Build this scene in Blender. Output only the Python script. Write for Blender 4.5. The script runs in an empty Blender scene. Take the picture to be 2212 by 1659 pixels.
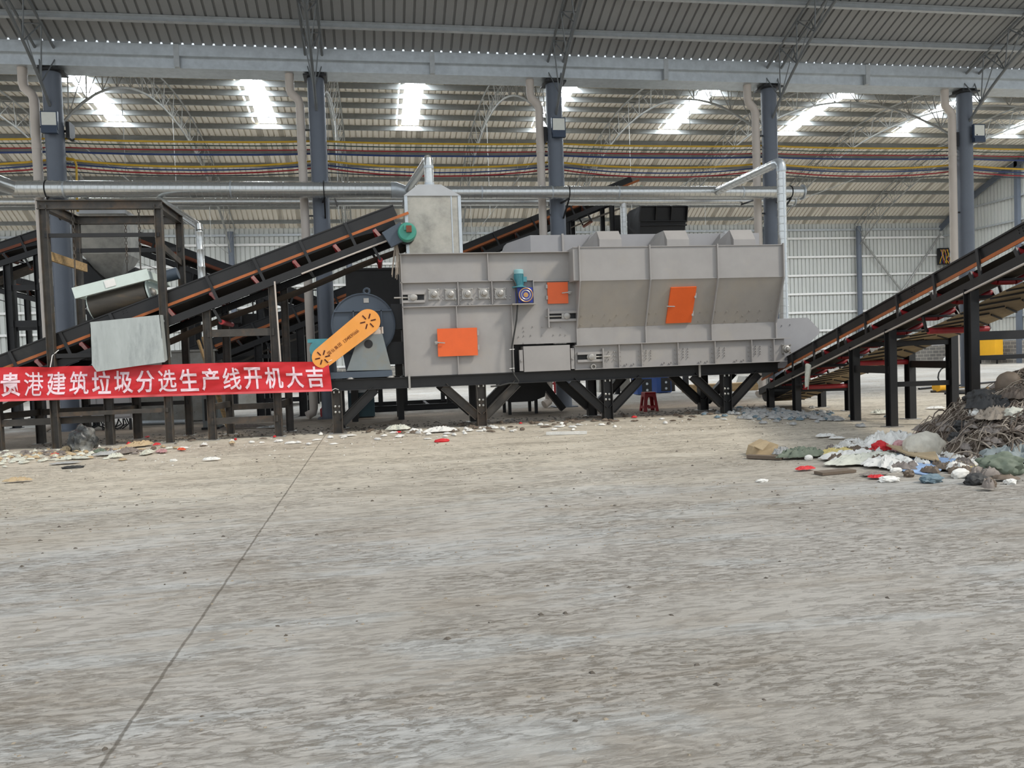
import bpy, bmesh, math, random
from mathutils import Vector, Matrix, noise
V = Vector
PI = math.pi
S = bpy.context.scene
COL = S.collection
RND = random.Random(11)

# ---------------------------------------------------------------- camera
FPX, YAW, PITCH, ROLL, CAMH = 1700.0, 0.1708500, 0.0350300, -0.0365600, 1.37348
def _axes():
    fwd = V((math.sin(YAW), math.cos(YAW), 0)); right = V((math.cos(YAW), -math.sin(YAW), 0)); up = V((0, 0, 1))
    f2 = fwd * math.cos(PITCH) - up * math.sin(PITCH); u2 = up * math.cos(PITCH) + fwd * math.sin(PITCH)
    r3 = right * math.cos(ROLL) + u2 * math.sin(ROLL); u3 = u2 * math.cos(ROLL) - right * math.sin(ROLL)
    return r3, u3, f2
CR, CU, CF = _axes()
CAM = V((0, 0, CAMH))
cd = bpy.data.cameras.new('camera'); cam = bpy.data.objects.new('camera', cd); COL.objects.link(cam)
cd.sensor_width = 36.0; cd.lens = 36.0 * FPX / 2212.0; cd.clip_end = 300
mm = Matrix.Identity(4)
for i in range(3):
    mm[i][0] = CR[i]; mm[i][1] = CU[i]; mm[i][2] = -CF[i]; mm[i][3] = CAM[i]
cam.matrix_world = mm
S.camera = cam
S.view_settings.view_transform = 'Standard'; S.view_settings.look = 'None'
S.view_settings.gamma = 1.0; S.view_settings.use_curve_mapping = False
S.view_settings.exposure = 0.18

def at(x, y, Y=None, X=None, Z=None):
    """the point of the place seen in the photo at pixel (x, y), on a known plane"""
    d = CR * (x - 1106) / FPX + CU * (829.5 - y) / FPX + CF
    if Y is not None: t = Y / d.y
    elif X is not None: t = X / d.x
    else: t = (Z - CAMH) / d.z
    return CAM + d * t
def fl(x, y): return at(x, y, Z=0.0)

# ---------------------------------------------------------------- light
w = bpy.data.worlds.new('daylight'); S.world = w; w.use_nodes = True
bg = w.node_tree.nodes['Background']
bg.inputs[0].default_value = (0.86, 0.93, 1.0, 1); bg.inputs[1].default_value = 0.95
sd = bpy.data.lights.new('sun', 'SUN'); sd.energy = 2.0; sd.angle = math.radians(9); sd.color = (1.0, 0.94, 0.84)
sun = bpy.data.objects.new('sun', sd); COL.objects.link(sun)
TOSUN = V((0.60, -0.40, 0.69)).normalized()
sun.rotation_euler = TOSUN.to_track_quat('Z', 'Y').to_euler()
sun.location = (12, -6, 20)
SKYLIGHT = 54.0

# ---------------------------------------------------------------- materials
def lin(c):
    return tuple((x / 12.92 if x <= 0.04045 else ((x + 0.055) / 1.055) ** 2.4) for x in (c[0] / 255., c[1] / 255., c[2] / 255.)) + (1,)
def mat(name, col, rough=.6, metal=0., var=.12, scale=5., bump=0., dust=None, dcover=.5, stretch=None, spec=.5):
    m = bpy.data.materials.new(name); m.use_nodes = True
    nt = m.node_tree; N = nt.nodes; L = nt.links; p = N['Principled BSDF']
    p.inputs['Roughness'].default_value = rough; p.inputs['Metallic'].default_value = metal
    p.inputs['Specular IOR Level'].default_value = spec
    tc = N.new('ShaderNodeTexCoord'); src = tc.outputs['Object']
    if stretch:
        mp = N.new('ShaderNodeMapping'); mp.inputs['Scale'].default_value = stretch; L.new(src, mp.inputs[0]); src = mp.outputs[0]
    nz = N.new('ShaderNodeTexNoise'); nz.inputs['Scale'].default_value = scale; nz.inputs['Detail'].default_value = 6; nz.inputs['Roughness'].default_value = .62
    L.new(src, nz.inputs['Vector'])
    c = lin(col); lo = tuple(x * (1 - var) for x in c[:3]) + (1,); hi = tuple(min(1, x * (1 + var)) for x in c[:3]) + (1,)
    cr = N.new('ShaderNodeValToRGB'); cr.color_ramp.elements[0].position = .3; cr.color_ramp.elements[1].position = .7
    cr.color_ramp.elements[0].color = lo; cr.color_ramp.elements[1].color = hi
    L.new(nz.outputs[0], cr.inputs[0]); out = cr.outputs[0]
    if dust:
        n2 = N.new('ShaderNodeTexNoise'); n2.inputs['Scale'].default_value = scale * .45; n2.inputs['Detail'].default_value = 8; n2.inputs['Roughness'].default_value = .7
        L.new(src, n2.inputs['Vector'])
        r2 = N.new('ShaderNodeValToRGB'); r2.color_ramp.elements[0].position = 1 - dcover - .18; r2.color_ramp.elements[1].position = 1 - dcover + .18
        L.new(n2.outputs[0], r2.inputs[0])
        mx = N.new('ShaderNodeMix'); mx.data_type = 'RGBA'; L.new(r2.outputs[0], mx.inputs[0]); L.new(out, mx.inputs[6]); mx.inputs[7].default_value = lin(dust)
        out = mx.outputs[2]
    L.new(out, p.inputs['Base Color'])
    if bump:
        b = N.new('ShaderNodeBump'); b.inputs['Strength'].default_value = bump; b.inputs['Distance'].default_value = .02
        L.new(nz.outputs[0], b.inputs['Height']); L.new(b.outputs[0], p.inputs['Normal'])
    return m
def emit(name, col, k):
    m = bpy.data.materials.new(name); m.use_nodes = True
    p = m.node_tree.nodes['Principled BSDF']
    p.inputs['Base Color'].default_value = lin(col); p.inputs['Emission Color'].default_value = lin(col); p.inputs['Emission Strength'].default_value = k
    return m
MT = {}
MT['bag'] = mat('black and white bag film', (46, 48, 48), .4, 0, .2, 4, dust=(196, 196, 188), dcover=.36)
MT['grey'] = mat('grey machine paint', (156, 152, 149), .45, 0, .07, 2.2, dust=(166, 158, 146), dcover=.28)
MT['greyd'] = mat('dusty grey slope paint', (154, 148, 141), .5, 0, .07, 2.2, dust=(164, 153, 137), dcover=.4)
MT['bluegrey'] = mat('cool grey sheet', (152, 151, 153), .5, 0, .06, 2)
MT['dark'] = mat('black structural paint', (31, 30, 30), .45, 0, .25, 4, dust=(62, 57, 50), dcover=.22)
MT['rust'] = mat('rusty dark steel', (66, 62, 57), .55, 0, .3, 5, dust=(112, 88, 64), dcover=.32)
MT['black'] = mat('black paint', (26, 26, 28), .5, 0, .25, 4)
MT['belt'] = mat('black rubber', (40, 38, 35), .7, 0, .25, 3, dust=(84, 74, 60), dcover=.3)
MT['beltdust'] = mat('dusty return belt', (158, 140, 110), .85, 0, .2, 4, dust=(112, 96, 76), dcover=.35)
MT['beltbrown'] = mat('brown dusty return belt', (84, 72, 60), .85, 0, .25, 5, dust=(50, 45, 40), dcover=.45)
MT['cleat'] = mat('cleat rubber', (30, 27, 24), .7)
MT['orange'] = mat('orange rubber skirt', (178, 100, 52), .7, 0, .15, 4, dust=(132, 86, 58), dcover=.4)
MT['orangedark'] = mat('dull orange rubber skirt', (122, 66, 44), .7, 0, .2, 4)
MT['door'] = mat('orange door paint', (226, 98, 42), .42, 0, .06, 3, dust=(208, 110, 66), dcover=.25)
MT['guard'] = mat('amber guard paint', (240, 160, 72), .45, 0, .06, 3, dust=(236, 168, 108), dcover=.35)
MT['cut'] = mat('dark cut out', (70, 18, 10), .8)
MT['ink'] = mat('brown cut lettering', (140, 80, 34), .8)
MT['red'] = mat('red roller paint', (158, 38, 44), .5, 0, .2, 5, dust=(120, 50, 46), dcover=.35)
MT['idler'] = mat('worn red bracket', (142, 84, 80), .5, 0, .2, 6, dust=(176, 150, 142), dcover=.4)
MT['fan'] = mat('slate blue fan paint', (72, 82, 94), .42, 0, .08, 2, dust=(96, 104, 112), dcover=.22)
MT['ped'] = mat('dusty grey pedestal', (124, 132, 134), .5, 0, .08, 3, dust=(134, 122, 98), dcover=.34)
MT['col'] = mat('slate column paint', (98, 105, 116), .45, 0, .08, 1.5, dust=(96, 106, 118), dcover=.25)
MT['pipe'] = mat('cream plastic pipe', (196, 186, 176), .45, 0, .05, 2)
MT['galv'] = mat('galvanised sheet', (190, 196, 200), .34, .5, .12, 6)
MT['duct'] = mat('spiral duct metal', (204, 206, 204), .24, .75, .08, 14, stretch=(1, 1, 1))
MT['seam'] = mat('duct seam metal', (120, 120, 116), .4, .7, .1)
MT['steel'] = mat('bare steel', (170, 166, 160), .4, .5, .12, 8)
MT['bolt'] = mat('bright bolt', (196, 194, 186), .35, .5)
MT['farpurlin'] = mat('far purlin metal', (132, 134, 133), .45, .2, .1, 5)
MT['truss'] = mat('grey truss tube', (150, 150, 146), .45, .2, .1, 3)
MT['trussd'] = mat('dull truss tube', (112, 116, 118), .45, .2, .1, 3)
MT['purlin'] = mat('galvanised purlin', (176, 180, 182), .42, .2, .12, 5)
MT['roofn'] = mat('grey underside sheet', (146, 148, 149), .6, 0, .05, .8)  # near roof: its weaker light is put into this darker tone
MT['rooff'] = mat('cream underside sheet', (226, 218, 204), .6, 0, .05, .6)  # far roof: same kind of sheet, paler to paint in its stronger light
MT['wall'] = mat('white wall sheet', (194, 195, 190), .5, 0, .04, .6)
MT['conc'] = mat('dusty galvanised hood', (158, 156, 149), .7, .1, .28, 4.5, dust=(186, 182, 172), dcover=.42)
MT['cap'] = mat('clean hood cap', (190, 193, 196), .4, .25, .05, 3)
MT['chute'] = mat('scuffed chute sheet', (176, 182, 180), .5, .15, .1, 6, dust=(112, 118, 120), dcover=.3, stretch=(1.4, 1, .35))
MT['mag'] = mat('pale green frame', (206, 218, 212), .5, 0, .06, 3, dust=(180, 184, 172), dcover=.25)
MT['magbelt'] = mat('worn belt', (62, 57, 50), .55, 0, .25, 4, dust=(112, 92, 66), dcover=.28, stretch=(.5, 1, 2.4))
MT['wood'] = mat('raw timber', (168, 140, 100), .8, 0, .3, 6, dust=(108, 86, 60), dcover=.3, stretch=(1, 3, 6))
MT['motor'] = mat('teal motor paint', (74, 138, 148), .4, 0, .12, 5)
MT['motorlite'] = mat('pale teal motor top', (142, 186, 190), .45, 0, .08, 5)
MT['gear'] = mat('blue gearbox paint', (44, 62, 158), .4, 0, .15, 6)
MT['brass'] = mat('brass ring', (190, 146, 96), .35, .5)
MT['green'] = mat('sea green motor', (70, 150, 132), .4, 0, .12, 4)
MT['rubber'] = mat('black cable rubber', (46, 46, 44), .6)
MT['yel'] = mat('yellow cable', (206, 164, 46), .5); MT['redc'] = mat('red cable', (156, 44, 48), .5)
MT['bluc'] = mat('blue cable', (40, 62, 112), .5); MT['grnc'] = mat('green cable', (34, 66, 60), .5); MT['drkc'] = mat('dark cable', (46, 58, 66), .5)
MT['white'] = mat('white sheet', (232, 230, 226), .6, 0, .06, 5)
MT['lampglass'] = mat('floodlight glass', (214, 214, 204), .2, 0, .05, 9)
MT['lampbody'] = mat('floodlight body', (40, 56, 78), .4)
MT['banner'] = mat('red banner cloth', (204, 36, 44), .5, 0, .10, 2.5, stretch=(1, 1, 3))
MT['hem'] = mat('faded banner hem', (222, 92, 96), .5, 0, .06, 2.5)
MT['letter'] = mat('pale pink lettering', (238, 210, 218), .6, 0, .04, 3)
MT['stool'] = mat('dark red plastic', (150, 26, 30), .35, 0, .06, 3)
MT['cab'] = mat('teal cabinet paint', (40, 66, 76), .45, 0, .1, 3)
MT['weld'] = mat('blue welder paint', (36, 74, 140), .45, 0, .1, 4)
MT['yellow'] = mat('yellow cabinet paint', (238, 176, 40), .45, 0, .05, 2)
MT['stain'] = mat('painted bin', (150, 148, 142), .7, 0, .14, 4, dust=(120, 114, 102), dcover=.4)

def floor_mat():
    m = bpy.data.materials.new('dusty concrete'); m.use_nodes = True
    nt = m.node_tree; N = nt.nodes; L = nt.links; p = N['Principled BSDF']
    p.inputs['Roughness'].default_value = .85; p.inputs['Specular IOR Level'].default_value = .25
    tc = N.new('ShaderNodeTexCoord')
    def mapped(sc, rot=0.):
        q = N.new('ShaderNodeMapping'); q.inputs['Scale'].default_value = sc; q.inputs['Rotation'].default_value = (0, 0, rot)
        L.new(tc.outputs['Object'], q.inputs[0]); return q.outputs[0]
    def nz(vec, s, d=6, r=.6, dist=0.):
        n = N.new('ShaderNodeTexNoise'); n.inputs['Scale'].default_value = s; n.inputs['Detail'].default_value = d; n.inputs['Roughness'].default_value = r; n.inputs['Distortion'].default_value = dist
        L.new(vec, n.inputs['Vector']); return n.outputs[0]
    def ramp(f, a, b):
        r = N.new('ShaderNodeMapRange'); r.interpolation_type = 'SMOOTHSTEP'
        r.inputs[1].default_value = a; r.inputs[2].default_value = b; L.new(f, r.inputs[0]); return r.outputs[0]
    def math_(op, a, b=None):
        q = N.new('ShaderNodeMath'); q.operation = op
        for i, x in enumerate((a, b)):
            if x is None: continue
            if isinstance(x, (int, float)): q.inputs[i].default_value = x
            else: L.new(x, q.inputs[i])
        return q.outputs[0]
    def mix(f, a, b):
        q = N.new('ShaderNodeMix'); q.data_type = 'RGBA'
        for i, x in ((0, f), (6, a), (7, b)):
            if isinstance(x, tuple): q.inputs[i].default_value = x
            elif isinstance(x, (int, float)): q.inputs[i].default_value = x
            else: L.new(x, q.inputs[i])
        return q.outputs[2]
    iso = mapped((1, 1, 1)); st = mapped((.35, 1.5, 1), -.10); st2 = mapped((.8, 2.6, 1), .22)
    sep = N.new('ShaderNodeSeparateXYZ'); L.new(tc.outputs['Object'], sep.inputs[0])
    big = nz(iso, .35, 4)
    base = mix(ramp(big, .35, .65), lin((180, 175, 168)), lin((167, 161, 152)))
    # bare bluish concrete showing through
    pale = ramp(nz(st, 1.3, 6, .62, .3), .50, .60)
    base = mix(math_('MULTIPLY', pale, .5), base, lin((184, 186, 185)))
    # tan dust in front of the plant, its brighter light painted in too
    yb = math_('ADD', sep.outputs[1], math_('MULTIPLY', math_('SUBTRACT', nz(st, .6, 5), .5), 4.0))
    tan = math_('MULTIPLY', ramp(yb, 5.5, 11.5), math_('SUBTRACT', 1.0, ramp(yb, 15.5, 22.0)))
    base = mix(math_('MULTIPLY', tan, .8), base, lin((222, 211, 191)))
    # long smears left by wheels
    s1 = ramp(nz(st, 2.2, 8, .68, .4), .50, .68)
    base = mix(math_('MULTIPLY', s1, .42), base, lin((146, 134, 118)))
    s2 = ramp(nz(st2, 6.5, 8, .72, .5), .50, .64)
    base = mix(math_('MULTIPLY', s2, .30), base, lin((140, 131, 118)))
    # crumbled mud patches
    pat = ramp(nz(st2, .8, 5, .6), .40, .58)
    fine = ramp(nz(st2, 13, 7, .75, .8), .50, .60)
    crumb = math_('MULTIPLY', pat, fine)
    base = mix(math_('MULTIPLY', crumb, .62), base, lin((118, 109, 95)))
    sp = ramp(nz(iso, 3.1, 8, .7, .2), .64, .72)
    base = mix(math_('MULTIPLY', sp, .65), base, lin((96, 89, 78)))
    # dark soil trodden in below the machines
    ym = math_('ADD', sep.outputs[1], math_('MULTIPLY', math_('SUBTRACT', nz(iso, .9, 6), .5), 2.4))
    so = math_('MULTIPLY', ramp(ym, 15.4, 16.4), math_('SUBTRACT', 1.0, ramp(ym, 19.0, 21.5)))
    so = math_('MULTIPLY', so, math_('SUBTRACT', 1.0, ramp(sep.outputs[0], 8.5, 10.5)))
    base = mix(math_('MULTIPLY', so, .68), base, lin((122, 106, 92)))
    # sawn joints
    for (axis, pos) in ((0, -1.0), (0, 11.0), (1, 20.2)):
        dd = math_('ABSOLUTE', math_('SUBTRACT', math_('ADD', sep.outputs[axis], math_('MULTIPLY', math_('SUBTRACT', nz(iso, 9, 3), .5), .02)), pos))
        j = math_('SUBTRACT', 1.0, ramp(dd, .004, .011))
        base = mix(math_('MULTIPLY', j, .65), base, lin((92, 84, 72)))
    L.new(base, p.inputs['Base Color'])
    hgt = math_('ADD', math_('MULTIPLY', nz(st2, 16, 8, .72, .6), .8), math_('ADD', math_('MULTIPLY', crumb, .35), math_('MULTIPLY', s2, .4)))
    b = N.new('ShaderNodeBump'); b.inputs['Strength'].default_value = .7; b.inputs['Distance'].default_value = .03
    L.new(hgt, b.inputs['Height']); L.new(b.outputs[0], p.inputs['Normal'])
    return m

def brick_mat():
    m = bpy.data.materials.new('grey block wall'); m.use_nodes = True
    N = m.node_tree.nodes; L = m.node_tree.links; p = N['Principled BSDF']; p.inputs['Roughness'].default_value = .9
    tc = N.new('ShaderNodeTexCoord'); mp = N.new('ShaderNodeMapping'); mp.inputs['Rotation'].default_value = (PI / 2, 0, 0)
    sp = N.new('ShaderNodeSeparateXYZ'); L.new(tc.outputs['Object'], sp.inputs[0])
    ad = N.new('ShaderNodeMath'); L.new(sp.outputs[0], ad.inputs[0]); L.new(sp.outputs[1], ad.inputs[1])
    cb = N.new('ShaderNodeCombineXYZ'); L.new(ad.outputs[0], cb.inputs[0]); L.new(sp.outputs[2], cb.inputs[1])
    bk = N.new('ShaderNodeTexBrick'); bk.inputs['Scale'].default_value = 1.0; bk.inputs['Brick Width'].default_value = .42; bk.inputs['Row Height'].default_value = .2; bk.inputs['Mortar Size'].default_value = .018
    bk.inputs[1].default_value = lin((136, 132, 126)); bk.inputs[2].default_value = lin((116, 112, 108)); bk.inputs[3].default_value = lin((176, 168, 156))
    L.new(cb.outputs[0], bk.inputs[0]); L.new(bk.outputs[0], p.inputs['Base Color'])
    return m
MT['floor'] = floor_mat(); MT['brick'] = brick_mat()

# ---------------------------------------------------------------- geometry helpers
def frame(d, up=V((0, 0, 1))):
    d = d.normalized()
    s = d.cross(up)
    if s.length < 1e-4: s = d.cross(V((0, 1, 0)))
    s.normalize(); u = s.cross(d).normalized()
    return d, s, u
class MB:
    def __init__(self): self.v = []; self.f = []
    def add(self, vs, fs):
        o = len(self.v); self.v += [tuple(x) for x in vs]; self.f += [tuple(i + o for i in q) for q in fs]; return self
    def hexa(self, p):  # 8 points: bottom 4 ccw, top 4 ccw
        return self.add(p, [(3, 2, 1, 0), (4, 5, 6, 7), (0, 1, 5, 4), (1, 2, 6, 5), (2, 3, 7, 6), (3, 0, 4, 7)])
    def box(self, x0, x1, y0, y1, z0, z1):
        return self.hexa([(x0, y0, z0), (x1, y0, z0), (x1, y1, z0), (x0, y1, z0), (x0, y0, z1), (x1, y0, z1), (x1, y1, z1), (x0, y1, z1)])
    def bar(self, p, q, w, h, up=V((0, 0, 1)), off=(0, 0)):
        p = V(p); q = V(q); d, s, u = frame(q - p, V(up)); a = s * (w / 2); b = u * (h / 2); o = s * off[0] + u * off[1]
        p = p + o; q = q + o
        return self.hexa([p - a - b, q - a - b, q + a - b, p + a - b, p - a + b, q - a + b, q + a + b, p + a + b])
    def ib(self, p, q, h, wd, t=.012, up=V((0, 0, 1))):  # I section: flanges at +-h/2 along up
        self.bar(p, q, wd, t, up, (0, h / 2 - t / 2)); self.bar(p, q, wd, t, up, (0, -h / 2 + t / 2)); self.bar(p, q, t, h - 2 * t, up)
        return self
    def ch(self, p, q, h, wd, side=1, t=.01, up=V((0, 0, 1))):
        self.bar(p, q, wd, t, up, (0, h / 2 - t / 2)); self.bar(p, q, wd, t, up, (0, -h / 2 + t / 2)); self.bar(p, q, t, h - 2 * t, up, (side * (wd / 2 - t / 2), 0))
        return self
    def tube(self, pts, r, n=8, cap=True):
        pts = [V(p) for p in pts]; m = len(pts); rr = r if isinstance(r, (list, tuple)) else [r] * m
        vs = []; prev = None
        for i in range(m):
            t = (pts[min(i + 1, m - 1)] - pts[max(i - 1, 0)]).normalized()
            if prev is None: s = frame(t)[1]
            else:
                s = prev - t * prev.dot(t); s = s.normalized() if s.length > 1e-5 else frame(t)[1]
            prev = s; u = t.cross(s)
            for k in range(n):
                a = 2 * PI * k / n; vs.append(pts[i] + (s * math.cos(a) + u * math.sin(a)) * rr[i])
        fs = [(i * n + k, i * n + (k + 1) % n, (i + 1) * n + (k + 1) % n, (i + 1) * n + k) for i in range(m - 1) for k in range(n)]
        if cap: fs += [tuple(range(n))[::-1], tuple((m - 1) * n + k for k in range(n))]
        return self.add(vs, fs)
    def cyl(self, p, q, r, n=14): return self.tube([p, q], r, n)
    def lathe(self, prof, c, axis, n=20):  # prof: (radius, distance along axis)
        d, s, u = frame(V(axis)); c = V(c); vs = []
        for (r, z) in prof:
            for k in range(n):
                a = 2 * PI * k / n; vs.append(c + d * z + (s * math.cos(a) + u * math.sin(a)) * max(r, 1e-4))
        m = len(prof)
        fs = [(i * n + k, i * n + (k + 1) % n, (i + 1) * n + (k + 1) % n, (i + 1) * n + k) for i in range(m - 1) for k in range(n)]
        fs += [tuple(range(n))[::-1], tuple((m - 1) * n + k for k in range(n))]
        return self.add(vs, fs)
    def prism(self, poly, D):  # 3d polygon extruded by vector D
        n = len(poly); D = V(D); a = [V(p) for p in poly]
        return self.add(a + [p + D for p in a], [tuple(range(n))[::-1], tuple(range(n, 2 * n))] + [(i, (i + 1) % n, n + (i + 1) % n, n + i) for i in range(n)])
    def grid(self, fn, nu, nv):
        vs = [fn(i / nu, j / nv) for i in range(nu + 1) for j in range(nv + 1)]
        return self.add(vs, [(i * (nv + 1) + j, (i + 1) * (nv + 1) + j, (i + 1) * (nv + 1) + j + 1, i * (nv + 1) + j + 1) for i in range(nu) for j in range(nv)])
    def shell(self, fn, nu, nv, th):  # a sheet with thickness th (vector)
        th = V(th); n0 = len(self.v); self.grid(fn, nu, nv); k = (nu + 1) * (nv + 1)
        top = [V(p) + th for p in self.v[n0:n0 + k]]; w_ = nv + 1
        fs = [(i * w_ + j, i * w_ + j + 1, (i + 1) * w_ + j + 1, (i + 1) * w_ + j) for i in range(nu) for j in range(nv)]
        self.add(top, fs)
        ring = [j for j in range(nv)] + [i * w_ + nv for i in range(nu)] + [nu * w_ + j for j in range(nv, 0, -1)] + [i * w_ for i in range(nu, 0, -1)]
        for a, b in zip(ring, ring[1:] + ring[:1]): self.f.append((n0 + a, n0 + b, n0 + k + b, n0 + k + a))
        return self
    def bolts(self, pts, nrm, r=.012, h=.014):
        nrm = V(nrm)
        for p in pts: self.tube([V(p), V(p) + nrm * h], r, 6)
        return self
BASE = {}
def build(name, mb, m, parent=None, label=None, smooth=True, ang=.55):
    if parent is None:
        xs = [p[0] for p in mb.v]; ys = [p[1] for p in mb.v]; zs = [p[2] for p in mb.v]
        o = V(((min(xs) + max(xs)) / 2, (min(ys) + max(ys)) / 2, min(zs)))
    else: o = BASE[parent.name]
    me = bpy.data.meshes.new(name)
    me.from_pydata([(p[0] - o.x, p[1] - o.y, p[2] - o.z) for p in mb.v], [], mb.f); me.validate(); me.update()
    bm = bmesh.new(); bm.from_mesh(me); bmesh.ops.recalc_face_normals(bm, faces=bm.faces); bm.to_mesh(me); bm.free()
    me.materials.append(MT[m] if isinstance(m, str) else m)
    if smooth:
        me.polygons.foreach_set('use_smooth', [True] * len(me.polygons)); me.set_sharp_from_angle(angle=ang)
    ob = bpy.data.objects.new(name, me); COL.objects.link(ob)
    if parent is None: ob.location = o
    else: ob.parent = parent
    BASE[ob.name] = o
    if label: ob['label'] = label
    return ob
def thing(name, label, cat, loc, group=None):
    ob = bpy.data.objects.new(name, None); COL.objects.link(ob); ob.location = loc; ob.empty_display_size = .2
    ob['label'] = label; ob['category'] = cat
    if group: ob['group'] = group
    BASE[ob.name] = V(loc); return ob
def tag(ob, label, cat, group=None, kind=None):
    if label: ob['label'] = label
    if cat: ob['category'] = cat
    if group: ob['group'] = group
    if kind: ob['kind'] = kind
    return ob
def dup(root, delta, label, group=None):
    r = root.copy(); COL.objects.link(r); r.location = root.location + V(delta); r['label'] = label
    if group: r['group'] = group
    for ch in root.children:
        c = ch.copy(); COL.objects.link(c); c.parent = r
        for g in ch.children:
            d = g.copy(); COL.objects.link(d); d.parent = c
    return r
def struct(name, mb, m, parent=None, smooth=False):
    ob = build(name, mb, m, parent, smooth=smooth)
    if parent is None: ob['kind'] = 'structure'
    return ob

COLX = [-7.156 + 6 * i for i in range(-1, 8)]     # column lines, 6 m bays
YC, YW, HE = 20.12, 43.5, 8.5                     # column row, back wall, eave
XL, XR = -22.0, 34.84
def ribsheet(pts, x0, x1, pitch, h, out):
    """sheet swept along X with trapezoid ribs; pts = profile (y,z), out = rib direction per point"""
    n = max(1, round((x1 - x0) / pitch)); pitch = (x1 - x0) / n; vs = []; m = len(pts); row = []
    for k in range(n + 1):
        for (fx, fh) in ((0, 0), (.74, 0), (.78, 1), (.96, 1)): row.append((x0 + (k + fx) * pitch, fh))
    row.append((x1, 0))
    for (x, fh) in row:
        for (p, o) in zip(pts, out): vs.append((x, p[0] + o[0] * h * fh, p[1] + o[1] * h * fh))
    fs = [(i * m + j, (i + 1) * m + j, (i + 1) * m + j + 1, i * m + j + 1) for i in range(len(row) - 1) for j in range(m - 1)]
    return MB().add(vs, fs)
# ================================================================ SETTING
def setting():
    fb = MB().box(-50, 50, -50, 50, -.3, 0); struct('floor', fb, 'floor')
    # far span arch
    Rf, yc = 22.4, 31.8; zc = HE - math.sqrt(Rf * Rf - 11.7 ** 2)
    def arc(y): return zc + math.sqrt(Rf * Rf - (y - yc) ** 2)
    ys = [20.3 + (YW - 20.3) * i / 36 for i in range(37)]
    # skylight panels sit in the bays between Y 28 and 35.6
    sky_x = [x + 3.0 for x in [-19.156, -13.156] + COLX[1:] ]
    sky_x = [-16.16, -10.16, -4.16, 1.84, 7.84, 13.84, 19.84, 25.84, 31.84]
    prof = [(y, arc(y) + .12) for y in ys]; out = [(0, 1)] * len(ys)
    # sheet is split in strips so that the skylights are real openings filled by translucent panels
    edges = [XL] + [e for x in sky_x for e in (x - .46, x + .46)] + [XR]
    cb = MB(); i0 = [i for i, y in enumerate(ys) if y <= 28.2][-1]; i1 = [i for i, y in enumerate(ys) if y <= 35.7][-1]
    for a, b in zip(edges[0::2], edges[1::2]):
        q = ribsheet(prof, a, b, .25, .075, out); cb.add(q.v, q.f)
    for x in sky_x:
        for seg in (prof[:i0 + 1], prof[i1:]):
            q = ribsheet(seg, x - .46, x + .46, .23, .075, out[:len(seg)]); cb.add(q.v, q.f)
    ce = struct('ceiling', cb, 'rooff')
    MT['sky'] = emit('daylit panel', (240, 248, 255), SKYLIGHT)
    for x in sky_x:
        seg = prof[i0:i1 + 1]
        sb = MB().grid(lambda u, v: (x - .47 + .94 * u, seg[round(v * (len(seg) - 1))][0], seg[round(v * (len(seg) - 1))][1] + .02), 1, len(seg) - 1)
        build('skylight', sb, 'sky', ce)
    # purlins of the far roof
    s = 0; th0 = math.asin(11.7 / Rf); n = 21
    for k in range(n):
        th = -th0 + 2 * th0 * (k + .4) / n; y = yc + Rf * math.sin(th); z = zc + Rf * math.cos(th)
        if y > YW - .2 or y < 21: continue
        nr = V((0, math.sin(th), math.cos(th)))
        build('purlin', MB().ch((XL, y, z), (XR, y, z), .20, .07, 1, .012, nr), 'farpurlin', ce, smooth=False)
    # near span: lower arch, cut off out of view to let the sun in
    Rn, yn = 28.6, 8.42; zn = HE + .28 - math.sqrt(Rn * Rn - 11.7 ** 2)
    def arn(y): return zn + math.sqrt(Rn * Rn - (y - yn) ** 2)
    yy = [13.0 + (YC - .27 - 13.0) * i / 16 for i in range(17)]
    nb = ribsheet([(y, arn(y) + .1) for y in yy], -14.0, 25.0, .235, .05, [(0, 1)] * 17)
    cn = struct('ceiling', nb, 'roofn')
    for k, y in enumerate([19.0, 17.85, 16.7, 15.5, 14.3, 13.2]):
        th = math.asin((y - yn) / Rn); nr = V((0, math.sin(th), math.cos(th))); z = arn(y) - .02
        build('purlin', MB().ch((-14, y, z), (25, y, z), .18, .07, -1, .012, nr), 'purlin', cn, smooth=False)
    # valley gutter on the column heads
    g = MB()
    pr = [(19.78, 8.98), (19.80, 8.98), (19.80, 8.74), (19.92, 8.74), (19.92, 8.50), (20.55, 8.50), (20.55, 9.12), (20.57, 9.12), (20.57, 8.47), (19.90, 8.47), (19.90, 8.72), (19.78, 8.72)]
    g.prism([(-20, a, b) for a, b in pr], (45, 0, 0)); gt = struct('trim_1', g, 'galv')
    for x in (-4.3, 1.7, 7.8, 13.6): build('joint_strap', MB().box(x - .06, x + .06, 19.77, 19.89, 8.46, 8.99), 'purlin', gt, smooth=False)
    # back wall
    wb = ribsheet([(YW, .0), (YW, 8.74)], XL, XR, .25, .06, [(1, 0)] * 2); wl = struct('wall_back', wb, 'wall')
    for z in (1.15, 2.25, 3.35, 4.45, 5.55, 6.65, 7.75, 8.25):
        build('girt', MB().ch((XL, YW - .07, z), (XR, YW - .07, z), .12, .07, 1, .01), 'white' if z < 8 else 'purlin', wl, smooth=False)
    for x in COLX[0:8]:
        build('column', MB().cyl((x, YW - .35, 0), (x, YW - .35, 8.4), .15, 16), 'col', wl)
    for (xa, xb) in ((28.84, 32.4), (34.4, 31.0), (-13.156, -9.6)):
        build('diagonal_brace', MB().cyl((xa, YW - .3, 7.9), (xb, YW - .3, 3.6), .06, 8), 'truss', wl)
    build('block_base', MB().box(XL, XR, YW - .28, YW - .1, 0, 1.1), 'brick', wl, smooth=False)
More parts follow.
